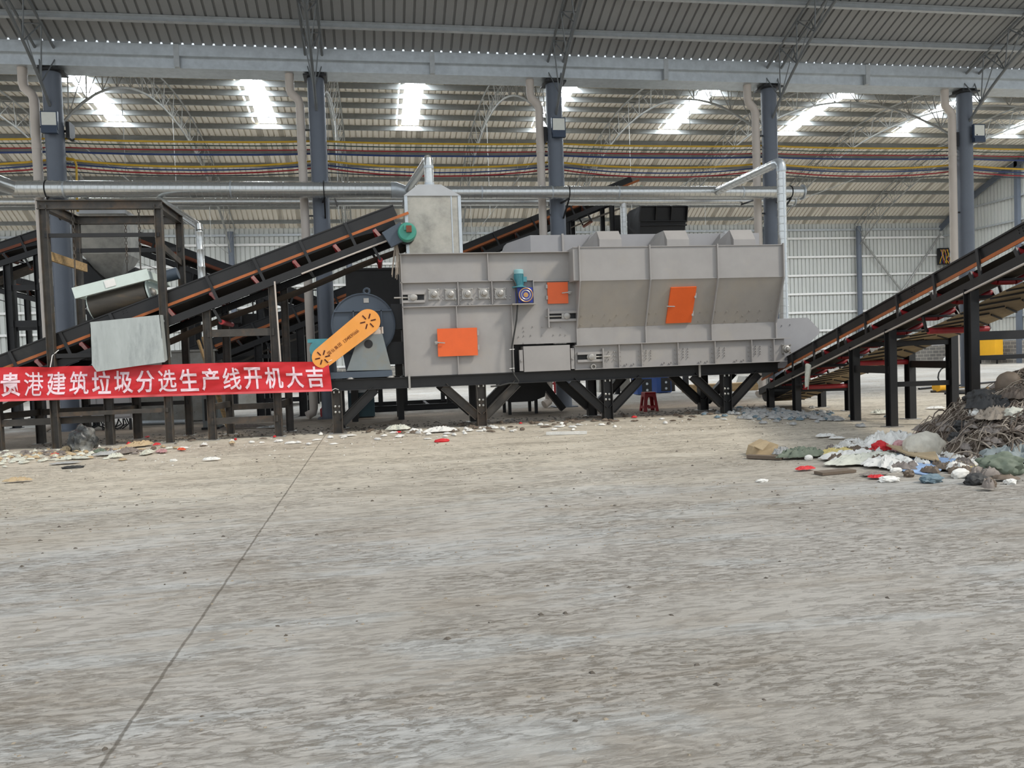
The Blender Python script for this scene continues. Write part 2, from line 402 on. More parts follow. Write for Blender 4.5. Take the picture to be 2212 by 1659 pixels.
    # right end wall (gable)
    gp = [(XR, 20.2, 0.0)]; rb = MB(); nn = int((YW - 19) / .25)
    rowv = []; 
    for k in range(nn + 1):
        for fx, fh in ((0, 0), (.74, 0), (.78, 1), (.96, 1)):
            y = 19 + (k + fx) * .25; zt = arc(min(max(y, 20.3), YW)) + .1; rowv += [(XR + fh * .06, y, 1.2 if y > 35.6 else 5.6), (XR + fh * .06, y, zt)]
    rb.add(rowv, [(2 * i, 2 * i + 1, 2 * i + 3, 2 * i + 2) for i in range(len(rowv) // 2 - 1)])
    wr = struct('wall_right', rb, 'wall')
    build('block_base', MB().box(XR - .15, XR + .05, 35.6, YW, 0, 1.25), 'brick', wr, smooth=False)
    for z in (1.3, 2.6, 3.9, 5.2, 6.5, 7.8, 9.1):
        build('girt', MB().bar((XR - .06, 20 if z > 5.5 else 35.7, z), (XR - .06, YW, z), .08, .1), 'purlin', wr, smooth=False)
    for y in (25.6, 31.6, 37.6):
        build('column', MB().bar((XR - .2, y, 0), (XR - .2, y, arc(y)), .22, .22, (1, 0, 0)), 'col', wr, smooth=False)
    eb = MB(); pts = [(XR - .25, y, arc(y) - .25) for y in ys]
    for a, b in zip(pts, pts[1:]): eb.bar(a, b, .12, .3)
    build('edge_beam', eb, 'col', wr, smooth=False)
    return arc, arn
ARC, ARN = setting()

# ---- trusses
def truss(name, label, xs, top, bot, n, rT, rW, m, group=None, half=.22):
    """triangular tube truss in plane X = xs; top(t), bot(t) -> (y, z)"""
    t0 = top(0); rt = thing(name, label, 'roof truss', (xs, t0[0], t0[1] - .05), group)
    N = 26
    for sx in (-half, half):
        build('top_chord', MB().tube([(xs + sx, *top(i / N)) for i in range(N + 1)], rT, 6), m, rt)
    build('bottom_chord', MB().tube([(xs, *bot(i / N)) for i in range(N + 1)], rT * 1.1, 6), m, rt)
    wb = MB()
    for k in range(n):
        a = k / n; b = (k + .5) / n; c = (k + 1) / n
        for sx in (-half, half):
            wb.tube([(xs + sx, *top(a)), (xs, *bot(b))], rW, 4, False); wb.tube([(xs, *bot(b)), (xs + sx, *top(c))], rW, 4, False)
        wb.tube([(xs - half, *top(a)), (xs + half, *top(a))], rW, 4, False)
    build('lattice', wb, m, rt)
    return rt
ORD = ['leftmost', 'second', 'third', 'fourth', 'fifth', 'sixth', 'seventh', 'eighth']
def trusses():
    far = [x for x in COLX if x > -14] 
    def top(t): y = 20.5 + (43.2 - 20.5) * t; return (y, ARC(y) - .16)
    def bot(t):
        y = 20.4 + (43.25 - 20.4) * t; d = .78 + .55 * (abs(2 * t - 1)) ** 3
        return (y, ARC(min(max(y, 20.3), 43.4)) - .16 - d)
    lab = ['arched roof truss of the far hall furthest left, cut by the frame edge', 'arched far hall truss running back from the leftmost slate column',
           'arched far hall truss running back from the second slate column', 'arched far hall truss running back from the column with the middle floodlight',
           'arched far hall truss running back from the column behind the elbowed duct', 'arched far hall truss running back from the rightmost slate column',
           'arched far hall truss meeting the back wall column right of the plant', 'arched far hall truss next to the right end wall']
    for i, x in enumerate(far[:8]):
        xx = x if x < 34 else 34.3
        truss('roof_truss', lab[i], xx, top, bot, 17, .032, .014, 'truss', 'trusses of the far hall')
    lab2 = ['near roof truss rising from the leftmost slate column', 'near roof truss rising from the second slate column', 'near roof truss rising from the column with the middle floodlight',
            'near roof truss rising from the column behind the elbowed duct', 'near roof truss rising from the rightmost slate column']
    def topn(t): y = 20.0 - 6.9 * t; return (y, ARN(min(y, 19.97)) - .10)
    def botn(t):
        y = 19.92 - 6.8 * t; return (y, ARN(y) - .62 - .70 * (1 - t) ** 5)
    for i, x in enumerate(COLX[1:6]):
        truss('roof_truss', lab2[i], x, topn, botn, 8, .034, .016, 'trussd', 'trusses of the near roof', .2)
    hr = [(-4.2, 27.0), (1.6, 28), (9.0, 26.5), (15.2, 27.5)]
    # thin hangers from the far trusses to their tie rods
    for i, x in enumerate(far[1:6]):
        rt = thing('tie_rod', 'thin steel tie rod with hangers under the far truss behind the %s slate column' % ['leftmost', 'second', 'middle', 'fourth', 'rightmost'][i], 'tie rod', (x, 20.3, 7.1), 'tie rods of the far hall')
        build('rod', MB().tube([(x, 20.3, 7.15), (x, 43.1, 7.15)], .012, 5), 'truss', rt)
        for y in (25.5, 31.8, 38.0): build('hanger', MB().tube([(x, y, 7.15), (x, y, ARC(y) - .95)], .010, 5), 'truss', rt)
trusses()

# ---- columns, downpipes, floodlights
def columns():
    names = ['leftmost', 'second from left', 'middle', 'fourth from left', 'rightmost']
    extra = ['standing behind the hanging magnet frame', 'standing behind the slate blue blower', 'standing behind the grey sorting machine with a floodlight', 'standing behind the elbowed duct', 'standing beside the right conveyor']
    for i, x in enumerate(COLX[1:6]):
        r = .205
        t = thing('steel_column', '%s slate blue round steel column of the row, %s' % (names[i], extra[i]), 'column', (x, YC, 0), 'slate columns of the valley row')
        build('shaft', MB().cyl((x, YC, .02), (x, YC, 8.36), r, 28), 'col', t)
        build('base_plate', MB().box(x - .3, x + .3, YC - .3, YC + .3, 0, .025), 'col', t, smooth=False)
        cp = MB().box(x - .28, x + .28, YC - .28, YC + .28, 8.36, 8.40)
        for a in (-.2, .2): cp.box(x + a - .02, x + a + .02, YC - .2, YC + .2, 8.4, 8.47)
        build('cap_plate', cp, 'dark', t, smooth=False)
        px = x - .40
        d = thing('downpipe', 'cream plastic downpipe with an offset bend left of the %s slate column' % names[i], 'downpipe', (px, YC + .0, 0), 'cream downpipes')
        pts = [(px - .22, YC, 8.47), (px - .22, YC, 8.12), (px - .20, YC, 8.02), (px - .04, YC, 7.86), (px, YC, 7.74), (px, YC, .26), (px - .02, YC - .02, .16), (px - .16, YC - .08, .09)]
        build('pipe', MB().tube(pts, .105, 16), 'pipe', d)
        for z in (6.6, 3.5, .8): build('coupling', MB().cyl((px, YC, z), (px, YC, z + .09), .112, 16), 'pipe', d)
        for z in (7.1, 5.0): build('bracket', MB().box(px, x - .19, YC - .02, YC + .02, z, z + .04), 'dark', d, smooth=False)
    # floodlights
    for i, x in ((0, COLX[1]), (2, COLX[3]), (4, COLX[5])):
        y = YC - .33; dx = (.02, .02, .17)[i // 2]; z = 7.12 if i else 7.08
        t = thing('floodlight', 'square pale faced floodlight on the camera side of the %s slate column' % names[i], 'floodlight', (x + dx, y, z - .2), 'floodlights on the columns')
        build('housing', MB().box(x + dx - .18, x + dx + .18, y - .03, y + .05, z - .12, z + .30), 'lampbody', t, smooth=False)
        lb = MB().box(x + dx - .155, x + dx + .155, y - .036, y - .028, z - .02, z + .275)
        build('lens', lb, 'lampglass', t, smooth=False)
        build('driver_box', MB().box(x + dx - .17, x + dx + .17, y - .06, y + .06, z - .20, z - .08), 'lampbody', t, smooth=False)
        build('bracket', MB().bar((x + dx, y + .05, z), (x + dx * .3, YC - .19, z), .26, .03), 'black', t, smooth=False)
        xs = x + (.29 if i == 0 else -.27)
        t2 = thing('floodlight', 'black floodlight seen edge on behind the %s slate column' % names[i], 'floodlight', (xs, YC + .12, z - .25), 'floodlights on the columns')
        build('housing', MB().box(xs - .03, xs + .05, YC - .05, YC + .3, z - .22, z + .16), 'black', t2, smooth=False)
        build('bracket', MB().box(min(xs, x), max(xs, x), YC + .1, YC + .14, z - .05, z), 'black', t2, smooth=False)
columns()

# ---- cable runs strung along the column row
def cables():
    Y = YC + .26
    specs = [('yel', 6.93, .05, .024, 'upper yellow power cable, topmost of the upper run along the columns'), ('grnc', 6.83, .05, .014, 'thin dark green cable just under the upper yellow cable'),
             ('redc', 6.72, .05, .016, 'thin red cable in the upper run between the green and blue ones'), ('bluc', 6.62, .05, .024, 'blue cable lowest of the upper run along the columns'),
             ('yel', 6.45, .16, .026, 'lower yellow power cable sagging between the columns'), ('bluc', 6.35, .17, .018, 'blue cable sagging just under the lower yellow one'),
             ('redc', 6.27, .20, .020, 'red cable sagging in the lower run'), ('drkc', 6.16, .12, .014, 'thin dark cable lowest of the lower sagging run')]
    xs = [-19.156, -13.156] + COLX[1:6] + [22.844, 28.844, 34.6]
    for m, z, sag, r, lab in specs:
        pts = []
        for a, b in zip(xs, xs[1:]):
            sg = sag * RND.uniform(.8, 1.2)
            for k in range(8):
                t = k / 8; pts.append((a + (b - a) * t, Y + .02 * math.sin(9 * t), z - sg * 4 * t * (1 - t)))
        pts.append((xs[-1], Y, z))
        tag(build('power_cable', MB().tube(pts, r, 6), m), lab, 'cable', 'cables strung along the columns')
    # drop at the leftmost column
    x = COLX[1] + .30
    tag(build('power_cable', MB().tube([(x - .2, Y, 6.47), (x, Y, 6.44), (x + .05, Y, 6.3), (x + .02, Y, 5.6), (x + .02, Y, 5.2)], .026, 6), 'yel'), 'yellow cable dropping down beside the leftmost slate column', 'cable')
cables()

# ================================================================ MACHINE PLANT
YF = 15.5
def pr(x0, y0, x1, y1, Y):
    ym = (y0 + y1) / 2; xm = (x0 + x1) / 2
    return at(x0, ym, Y=Y).x, at(x1, ym, Y=Y).x, at(xm, y1, Y=Y).z, at(xm, y0, Y=Y).z
def support_frame():
    t = thing('support_frame', 'black steel beam frame on braced legs carrying the grey sorting machine', 'steel frame', (3.8, 16.1, 0))
    ZB0, ZB1 = .83, 1.05; zc = (ZB0 + ZB1) / 2
    for (ys, nm) in ((YF + .08, 'front'), (16.78, 'rear')):
        build('beam', MB().ib((-.86, ys, zc), (8.45, ys, zc), ZB1 - ZB0, .17, .016), 'dark', t, smooth=False)
    for x in (-.75, .55, 3.1, 5.9, 8.3):
        build('cross_beam', MB().ib((x, YF + .1, zc), (x, 16.75, zc), .2, .12, .014), 'dark', t, smooth=False)
    legs = (-.76, 2.05, 4.66, 7.26)
    for ys in (YF + .08, 16.78):
        for i, x in enumerate(legs):
            lg = build('leg', MB().ib((x, ys, .012), (x, ys, ZB0), .19, .19, .014, (1, 0, 0)), 'rust' if ys < 16 and i < 2 else 'dark', t, smooth=False)
            build('foot_plate', MB().box(x - .17, x + .17, ys - .15, ys + .15, 0, .012), 'steel', lg, smooth=False)
            if ys < 16:
                for bx in (-.04, .04):
                    for bz in (.42, .53): build('bolt', MB().lathe([(.024, 0), (.024, .02), (.012, .028)], (x + bx, ys - .015, bz), (0, -1, 0), 8), 'bolt', lg)
                for bx in (-.05, .05): build('bolt', MB().cyl((x + bx, ys - .06, .79), (x + bx, ys - .06, .84), .018, 8), 'bolt', lg)
            for sg in ((1,) if i == 0 else (-1, 1)):
                a = V((x + sg * .08, ys, .20)); b = V((x + sg * .74, ys, .83))
                build('brace', MB().ib(a, b, .17, .15, .012, V((-sg * (b - a).z, 0, abs((b - a).x))).normalized()), 'rust' if ys < 16 and i == 1 else 'dark', t, smooth=False)
    # joint plates on the front beam
    for px in (884, 1511):
        x = at(px, 815, Y=YF).x; build('joint_plate', MB().box(x - .02, x + .02, YF - .03, YF, ZB0 - .03, ZB1 + .05), 'steel', t, smooth=False)
    return t
support_frame()

def flange_h(mb, x0, x1, Y, z, d=.07, th=.014): mb.box(x0, x1, Y - d, Y, z - th / 2, z + th / 2)
def flange_v(mb, x, Y, z0, z1, d=.07, th=.014): mb.box(x - th / 2, x + th / 2, Y - d, Y, z0, z1)
def door(parent, x0, x1, z0, z1, Y, hinge_right, tilt=None):
    q = MB().box(x0, x1, Y - .045, Y - .004, z0, z1)
    if tilt: q.v = [tuple(tilt(p)) for p in q.v]
    d = build('access_door', q, 'door', parent, 'orange access door', smooth=False)
    hx = x1 if hinge_right else x0; hd = x0 if hinge_right else x1; sg = 1 if hinge_right else -1
    for f in (.2, .72):
        z = z0 + (z1 - z0) * f; q = MB().box(min(hx, hx + sg * .035), max(hx, hx + sg * .035), Y - .05, Y - .01, z, z + (z1 - z0) * .18)
        if tilt: q.v = [tuple(tilt(p)) for p in q.v]
        build('hinge', q, 'grey', d, smooth=False)
    z = (z0 + z1) / 2
    q = MB().cyl((hd + sg * .02, Y - .1, z), (hd + sg * .02, Y - .04, z), .014, 8); q.bar((hd + sg * .14, Y - .09, z - .01), (hd - sg * .06, Y - .09, z + .01), .014, .02)
    q.box(min(hd, hd - sg * .05), max(hd, hd - sg * .05), Y - .06, Y - .01, z - .03, z + .03)
    if tilt: q.v = [tuple(tilt(p)) for p in q.v]
    build('handle', q, 'steel', d)
    return d
def takeup(parent, x0, x1, zc, Y, hh, px, rod_end, side):
    """slotted take-up with bearing block and tension rod"""
    s = MB().box(x0, x1, Y - .012, Y - .002, zc - hh, zc + hh); fr = build('takeup_slot', s, 'black', parent, 'black slot', smooth=False)
    q = MB().box(x0 - .01, x1 + .01, Y - .075, Y, zc + hh, zc + hh + .05); q.box(x0 - .01, x1 + .01, Y - .075, Y, zc - hh - .05, zc - hh)
    if side: q.box(side - .012, side + .012, Y - .11, Y, zc - .22, zc + .16)
    build('rail', q, 'grey', fr, smooth=False)
    b = MB().lathe([(.085, 0), (.085, .05), (.065, .06), (.06, .09), (.03, .1)], (px, Y - .01, zc), (0, -1, 0), 16)
    b.box(px - .1 if rod_end < px else px + .04, px - .04 if rod_end < px else px + .1, Y - .08, Y - .01, zc - .05, zc + .05)
    build('bearing', b, 'steel', fr)
    build('tension_rod', MB().cyl((px, Y - .05, zc), (rod_end, Y - .05, zc), .016, 8), 'steel', fr)
def flange_bearing(parent, c, s=.115):
    x, y, z = c
    b = MB().prism([(x - s, y, z - s), (x - s * .3, y, z - s * .9), (x + s * .3, y, z - s * .9), (x + s, y, z - s), (x + s * .9, y, z - s * .3), (x + s * .9, y, z + s * .3), (x + s, y, z + s), (x + s * .3, y, z + s * .9), (x - s * .3, y, z + s * .9), (x - s, y, z + s), (x - s * .9, y, z + s * .3), (x - s * .9, y, z - s * .3)], (0, -.03, 0))
    b.lathe([(.07, 0), (.07, .05), (.05, .06), (.042, .1), (.02, .105)], (x, y - .02, z), (0, -1, 0), 14)
    for a in (-1, 1):
        for k in (-1, 1): b.tube([(x + a * s * .8, y - .02, z + k * s * .8), (x + a * s * .8, y - .09, z + k * s * .8)], .014, 6)
    build('flange_bearing', b, 'steel', parent)

def machine():
    t = thing('sorting_machine', 'long light grey sorting machine with orange access doors on the black beam frame', 'sorting machine', (4.2, 16.1, 1.05))
    Y = 15.52; YB = 16.85
    z0 = 1.055; zt = 3.44; xl = .565; xr = 4.06
    zf1 = at(990, 609, Y=Y).z; zf2 = at(990, 661, Y=Y).z
    xm = at(1106, 730, Y=Y).x                                  # right edge of the lower left housing
    # main left body
    b = MB().box(xl, xm + .02, Y, YB, z0, zf2); b.box(xl, xr, Y, YB, zf2, zt)
    zlow = at(1180, 742, Y=Y).z; b.box(xm, xr, Y, YB, zlow, zf2)
    for (a, c) in ((.45, .75), (.25, .85)): pass
    b.bolts([(at(x, y, Y=Y).x, Y, at(x, y, Y=Y).z) for x, y in ((1131, 707), (1151, 705), (1171, 706), (1191, 705), (1211, 706), (1121, 727), (1132, 725), (1147, 724), (1171, 724), (1196, 723), (1211, 722), (1222, 723), (1131, 741), (1132, 715))], (0, -1, 0), .014, .02)
    build('housing', b, 'grey', t, smooth=False)
    # stiffener flanges, each a plate welded on the housing
    def fh(x0, x1, z, d=.08): q = MB(); flange_h(q, x0, x1, Y, z, d, .016); build('flange', q, 'grey', t, smooth=False)
    def fv(x, za, zb, d=.08): q = MB(); flange_v(q, x, Y, za, zb, d, .016); build('rib', q, 'grey', t, smooth=False)
    x2 = at(1150, 612, Y=Y).x
    fh(xl - .03, xr, zt - .01, .1); fh(xl - .02, x2, zf1); fh(x2, xr, at(1200, 607, Y=Y).z, .05); fh(xl, at(1155, 661, Y=Y).x, zf2)
    for px in (865,): fv(xl + .005, z0, zt)
    fv(at(1053, 578, Y=Y).x, zf1, zt); fv(at(989, 635, Y=Y).x, zf2, zf1); fv(at(1062, 635, Y=Y).x, zf2, zf1)
    dz0 = at(988, 768, Y=Y).z; dz1 = at(988, 708, Y=Y).z
    fv(at(986, 690, Y=Y).x, dz1, zf2); fv(at(989, 785, Y=Y).x, z0, dz0); fv(xm, z0, zf2, .1); fv(x2, zf2, zf1, .1)
    # little bolts along the bearing band
    q = MB()
    for px in (984, 995, 1057, 1068):
        for py in (627, 638, 649, 657):
            p = at(px, py, Y=Y); q.tube([p, p + V((0, -.022, 0))], .011, 6)
    for px, py in ((949, 640), (949, 646), (957, 640), (958, 647), (1020, 640), (1021, 646), (1030, 640), (1030, 646), (1093, 639), (1093, 645), (1102, 639), (1101, 645), (1006, 658), (1013, 657), (1020, 657), (1004, 660), (1024, 660)):
        p = at(px, py, Y=Y); q.tube([p, p + V((0, -.03, 0))], .012, 6)
    build('bolt_row', q, 'steel', t)['kind'] = 'stuff'
    for px, py in ((937, 636), (973, 636), (1009, 635), (1045, 634), (1080, 634)):
        p = at(px, py, Y=Y); flange_bearing(t, (p.x, Y, p.z))
    p = at(892, 643, Y=Y); takeup(t, at(869, 643, Y=Y).x, at(916, 643, Y=Y).x, p.z, Y, .055, p.x, at(851, 644, Y=Y).x, None)
    p = at(1222, 683, Y=Y); takeup(t, at(1184, 683, Y=Y).x, at(1243, 683, Y=Y).x, p.z, Y, .055, p.x, at(1177, 683, Y=Y).x, at(1183, 685, Y=Y).x)
    # doors
    x0, x1, za, zb = pr(945, 709, 1031, 769, Y - .06); door(t, x0, x1, za, zb, Y - .05, True)
    x0, x1, za, zb = pr(1182, 610, 1226, 656, Y); door(t, x0, x1, za, zb, Y, False)
    # motor and gearbox on a shelf
    gx = at(1136, 637, Y=15.3).x; gz = at(1136, 637, Y=15.3).z
    g = build('gearbox', MB().box(gx - .17, gx + .15, 15.36, 15.52, gz - .15, gz + .15).lathe([(.155, 0), (.155, .03), (.13, .035), (.13, .06)], (gx, 15.36, gz), (0, -1, 0), 20), 'gear', t, 'blue gearbox')
    for r1, r0, dy, mm_ in ((.145, .12, .064, 'brass'), (.10, .075, .066, 'steel'), (.05, .012, .07, 'brass')):
        build('ring', MB().lathe([(r1, 0), (r1, .01), (r0, .012)], (gx, 15.305, gz), (0, -1, 0), 20) if r0 < .02 else MB().tube([(gx + (r1 + r0) / 2 * math.cos(a), 15.298, gz + (r1 + r0) / 2 * math.sin(a)) for a in [2 * PI * k / 24 for k in range(25)]], (r1 - r0) / 2, 6), mm_, g)
    mx = at(1121, 600, Y=15.4).x; mz0 = at(1121, 618, Y=15.4).z; mz1 = at(1121, 585, Y=15.4).z
    mo = MB().cyl((mx, 15.42, mz0), (mx, 15.42, mz1), .088, 20)
    for k in range(20):
        a = 2 * PI * k / 20; mo.bar((mx + .088 * math.cos(a), 15.42 + .088 * math.sin(a), mz0 + .03), (mx + .088 * math.cos(a), 15.42 + .088 * math.sin(a), mz1 - .07), .008, .02, (math.cos(a), math.sin(a), 0))
    mo.lathe([(.14, 0), (.14, .02), (.09, .03)], (mx, 15.42, mz0 - .03), (0, 0, 1), 20); mo.box(mx + .08, mx + .15, 15.36, 15.48, mz0 + .08, mz0 + .18)
    mt = build('motor', mo, 'motor', t, 'teal electric motor')
    build('fan_cowl', MB().lathe([(.095, 0), (.098, .07), (.085, .085), (.03, .09)], (mx, 15.42, mz1 - .06), (0, 0, 1), 20), 'motorlite', mt)
    build('motor_shelf', MB().box(gx - .28, gx + .2, 15.28, 15.52, gz - .19, gz - .165), 'greyd', t, smooth=False)
    cb = [at(x, y, Y=15.34) for x, y in ((1103, 602), (1108, 603), (1113, 612), (1117, 635), (1118, 660), (1116, 690), (1110, 725), (1106, 750), (1107, 800), (1112, 812), (1120, 823), (1119, 828), (1100, 828), (1080, 833), (1060, 835))]
    build('motor_cable', MB().tube(cb, .017, 7), 'rubber', t)
    for px, py in ((1106, 755), (1106, 796)): p = at(px, py, Y=15.33); build('cable_tie', MB().bar(p + V((-.05, 0, 0)), p + V((.05, 0, .005)), .01, .012), 'white', t, smooth=False)
    # lower pocket with the removable tray box
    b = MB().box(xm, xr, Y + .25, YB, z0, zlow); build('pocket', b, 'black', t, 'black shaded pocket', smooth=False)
    x0, x1, za, zb = pr(1131, 746, 1231, 805, 15.45)
    bx = build('side_box', MB().box(x0, x1, 15.42, 15.9, z0, zb - .005), 'grey', t, smooth=False)
    for px in (1126, 1237):
        p = at(px, 780, Y=15.44); lug = MB().box(p.x - .035, p.x + .035, 15.43, 15.5, z0 + .02, z0 + .44).cyl((p.x, 15.43, z0 + .23), (p.x, 15.40, z0 + .23), .022, 8)
        build('clamp_bar', lug, 'grey', bx)
    # ---- right settling chamber
    YA, Yb = 15.12, 15.5
    XL_, XR_ = at(1251, 570, Y=YA).x, at(1691, 570, Y=YA).x
    zT, zK = at(1450, 537, Y=YA).z, at(1450, 602, Y=YA).z
    zL = at(1450, 702, Y=Yb).z; zB = at(1450, 741, Y=Yb).z
    ZT, ZK, ZL, ZB = 3.47, zK, zL, zB
    def prof(x): return [(x, YA, ZT), (x, YA, ZK), (x, Yb, ZL), (x, Yb, ZB), (x, YB, ZB), (x, YB, ZT)]
    bolts = [at(x, y, Y=15.35) for x, y in ()]
    b = MB().prism([(XL_ - .12, YA, ZT), (XL_ - .12, YA, ZK), (XL_ - .12, Yb, ZK), (XL_ - .12, YB, ZK), (XL_ - .12, YB, ZT)], (.12, 0, 0))
    b.prism(prof(XL_)[:1] + prof(XL_)[1:], (XR_ - XL_, 0, 0))
    build('chamber', b, 'grey', t, smooth=False)
    def onslope(p): f = (ZK - p[2]) / (ZK - ZL); return V((p[0], YA + (Yb - YA) * f + (p[1] - 0), p[2]))
    sl = (V((0, Yb - YA, ZL - ZK))).normalized(); sn = V((0, sl.z, -sl.y)); sn = sn if sn.y < 0 else -sn
    q = MB()
    def slopept(px, py):
        d = at(px, py, Y=1.0) - CAM; P0 = V((0, YA, ZK)); tt = (P0 - CAM).dot(sn) / d.dot(sn); return CAM + d * tt
    for px, py in [(1256, 682), (1282, 681), (1307, 680), (1333, 680), (1358, 679), (1319, 690), (1254, 702), (1280, 701), (1305, 701), (1330, 700), (1356, 700), (1403, 677), (1418, 677), (1400, 697), (1415, 697), (1513, 674), (1527, 674), (1509, 694), (1523, 694), (1546, 673), (1570, 673), (1594, 672), (1619, 671), (1642, 670), (1667, 670), (1604, 682), (1542, 693), (1566, 693), (1590, 692), (1614, 691), (1638, 690), (1662, 690)]:
        p = slopept(px, py); q.tube([p, p + sn * .016], .017, 8)
    sp = MB().prism([V((XL_, YA, ZK)) + sn * .004, V((XR_ - .0, YA, ZK)) + sn * .004, V((XR_, Yb, ZL)) + sn * .004, V((XL_, Yb, ZL)) + sn * .004], -sn * .02)
    sp.add(q.v, q.f); build('slope_panel', sp, 'greyd', t, smooth=False)
    # flange lines
    for x in (XL_, at(1403, 570, Y=YA).x, at(1549, 570, Y=YA).x, XR_):
        pf = [(x, YA, ZT + .03), (x, YA, ZK), (x, Yb, ZL), (x, Yb, ZB)]; pb = MB()
        d = .055
        pb.prism([(x - .012, YA, ZT + .03), (x - .012, YA, ZK), (x - .012, Yb, ZL), (x - .012, Yb, ZB), (x - .012, Yb - d, ZB), (x - .012, Yb - d, ZL - .02), (x - .012, YA - d, ZK - .02), (x - .012, YA - d, ZT + .03)], (.024, 0, 0))
        build('rib', pb, 'grey', t, smooth=False)
    q = MB().box(XL_, XR_ + .02, YA - .012, YA + .01, ZK - .01, ZK + .008); build('flange', q, 'grey', t, smooth=False)
    q = MB().box(XL_ - .12, XR_, YA - .02, YA, ZT - .008, ZT + .008); build('flange', q, 'grey', t, smooth=False)
    # slanted door on the slope
    c = [slopept(*q_) for q_ in ((1448, 620), (1503, 618), (1491, 695), (1437, 697))]
    dd = build('access_door', MB().prism([p + sn * .01 for p in c], sn * .04), 'door', t, 'orange access door leaning on the slope', smooth=False)
    p = slopept(1443, 660); build('handle', MB().bar(p + sn * .06 + V((-.05, 0, .005)), p + sn * .07 + V((.12, 0, 0)), .015, .02).cyl(p, p + sn * .07, .014), 'steel', dd)
    for f in (.25, .75):
        p = c[1].lerp(c[2], f); build('hinge', MB().bar(p + sn * .03 + V((.01, 0, .05)), p + sn * .03 + V((.0, 0, -.05)), .04, .04), 'grey', dd, smooth=False)
    # bottom conveyor channel with ribs
    z1 = at(1480, 738, Y=15.45).z; x1 = at(1706, 755, Y=15.45).x; x0 = at(1242, 770, Y=15.45).x
    b = MB().box(x0, x1 - .12, 15.46, 16.8, z0, z1)
    for px, pys in ((1315, (760, 768, 776)), (1326, (760, 768, 776)), (1396, (757, 762, 768, 774)), (1406, (757, 762, 768, 774)), (1476, (753, 759, 765, 771)), (1486, (753, 759, 765, 771)), (1554, (751, 756, 762, 768)), (1565, (751, 756, 762, 768)), (1632, (748, 753, 759, 764)), (1642, (748, 753, 759, 764))):
        for py in pys: p = at(px, py, Y=15.46); b.tube([p, p + V((0, -.035, 0))], .012, 6)
    for px in (1354, 1369, 1435, 1450, 1514, 1528, 1591, 1606):
        p = at(px, 786 - (px - 1354) * .035, Y=15.46); b.tube([p, p + V((0, -.04, 0))], .013, 6); b.tube([p + V((-.05, 0, -.02)), p + V((-.05, -.04, -.02))], .013, 6)
    build('trough', b, 'grey', t, smooth=False)
    q = MB().box(x0, x1, 15.38, 15.46, z1 - .008, z1 + .008); build('flange', q, 'grey', t, smooth=False)
    q = MB().box(x0 - .02, x1 - .1, 15.37, 15.46, z0, z0 + .014); build('flange', q, 'grey', t, smooth=False)
    for px in (1336, 1385, 1463, 1543, 1622, 1670):
        x = at(px, 765, Y=15.45).x; rb = MB().box(x - .008, x + .008, 15.39, 15.46, z0, z1)
        for k in range(4): z = z0 + .06 + .09 * k; rb.tube([(x - .05, 15.46, z), (x - .05, 15.435, z)], .011, 6); rb.tube([(x + .04, 15.46, z), (x + .04, 15.435, z)], .011, 6)
        build('rib', rb, 'grey', t, smooth=False)
    p = at(1275, 771, Y=15.46); takeup(t, at(1247, 771, Y=15.46).x, at(1298, 771, Y=15.46).x, p.z, 15.45, .05, p.x, at(1316, 771, Y=15.46).x, at(1300, 775, Y=15.46).x)
    p = at(1280, 792, Y=15.44); build('nozzle', MB().lathe([(.055, 0), (.055, .1), (.035, .1), (.035, .02)], (p.x, 15.46, p.z), (0, -1, 0), 16), 'steel', t)
    p = at(1698, 754, Y=15.44); flange_bearing(t, (p.x, 15.45, p.z), .1)
    # discharge hood at the right end
    hp = [at(x, y, Y=15.6) for x, y in ((1672, 689), (1745, 686), (1770, 712), (1770, 720), (1716, 772), (1694, 795), (1672, 795))]
    hb = MB().prism([(p.x, 15.6, p.z) for p in hp], (0, 1.15, 0))
    for px, py in ((1689, 703), (1707, 701)): p = at(px, py, Y=15.6); hb.tube([p, p + V((0, -.02, 0))], .014, 6)
    build('discharge_hood', hb, 'bluegrey', t, smooth=False)
    # plenum boxes behind the top edge with three elbow vents
    zt1 = at(1450, 505, Y=16.15).z
    xa, xb, xc = at(1088, 530, Y=16.15).x, at(1146, 525, Y=16.15).x, at(1640, 520, Y=16.15).x
    pb = MB().box(xb, xc, 16.15, 16.85, 3.44, zt1)
    pb.hexa([(xa + .0, 16.45, 3.44), (xb, 16.15, 3.44), (xb, 16.85, 3.44), (xa, 16.85, 3.44), (xa + .12, 16.45, zt1 - .12), (xb, 16.15, zt1), (xb, 16.85, zt1), (xa + .12, 16.85, zt1 - .12)])
    build('plenum', pb, 'bluegrey', t, smooth=False)
    build('plenum_joint', MB().box(at(1216, 520, Y=16.1).x - .02, at(1216, 520, Y=16.1).x + .02, 16.1, 16.16, 3.44, zt1 + .02), 'grey', t, smooth=False)
    for (pl, pr_) in ((1295, 1343), (1441, 1489), (1585, 1632)):
        xa_, xb_ = at(pl, 530, Y=15.5).x, at(pr_, 530, Y=15.5).x; zt2 = zt1 - .005; zf = at(pl + 20, 517, Y=15.5).z
        v_ = MB().prism([(xa_, 15.5, 3.4), (xa_, 15.5, zf), (xa_, 15.68, zt2), (xa_, 16.2, zt2), (xa_, 16.2, 3.4)], (xb_ - xa_, 0, 0))
        v_.add([(xa_, 15.68, zt2), (xa_, 16.15, zt2), (xa_ - .35, 16.15, 3.44), (xa_ - .12, 15.75, 3.44), (xa_, 15.6, 3.44)], [(0, 1, 2), (0, 2, 3), (0, 3, 4), (4, 3, 2)])
        build('vent_elbow', v_, 'grey', t, smooth=False)
    # paper scraps caught on the ledge: part of nothing else, kept as things below
    return t
MACH = machine()

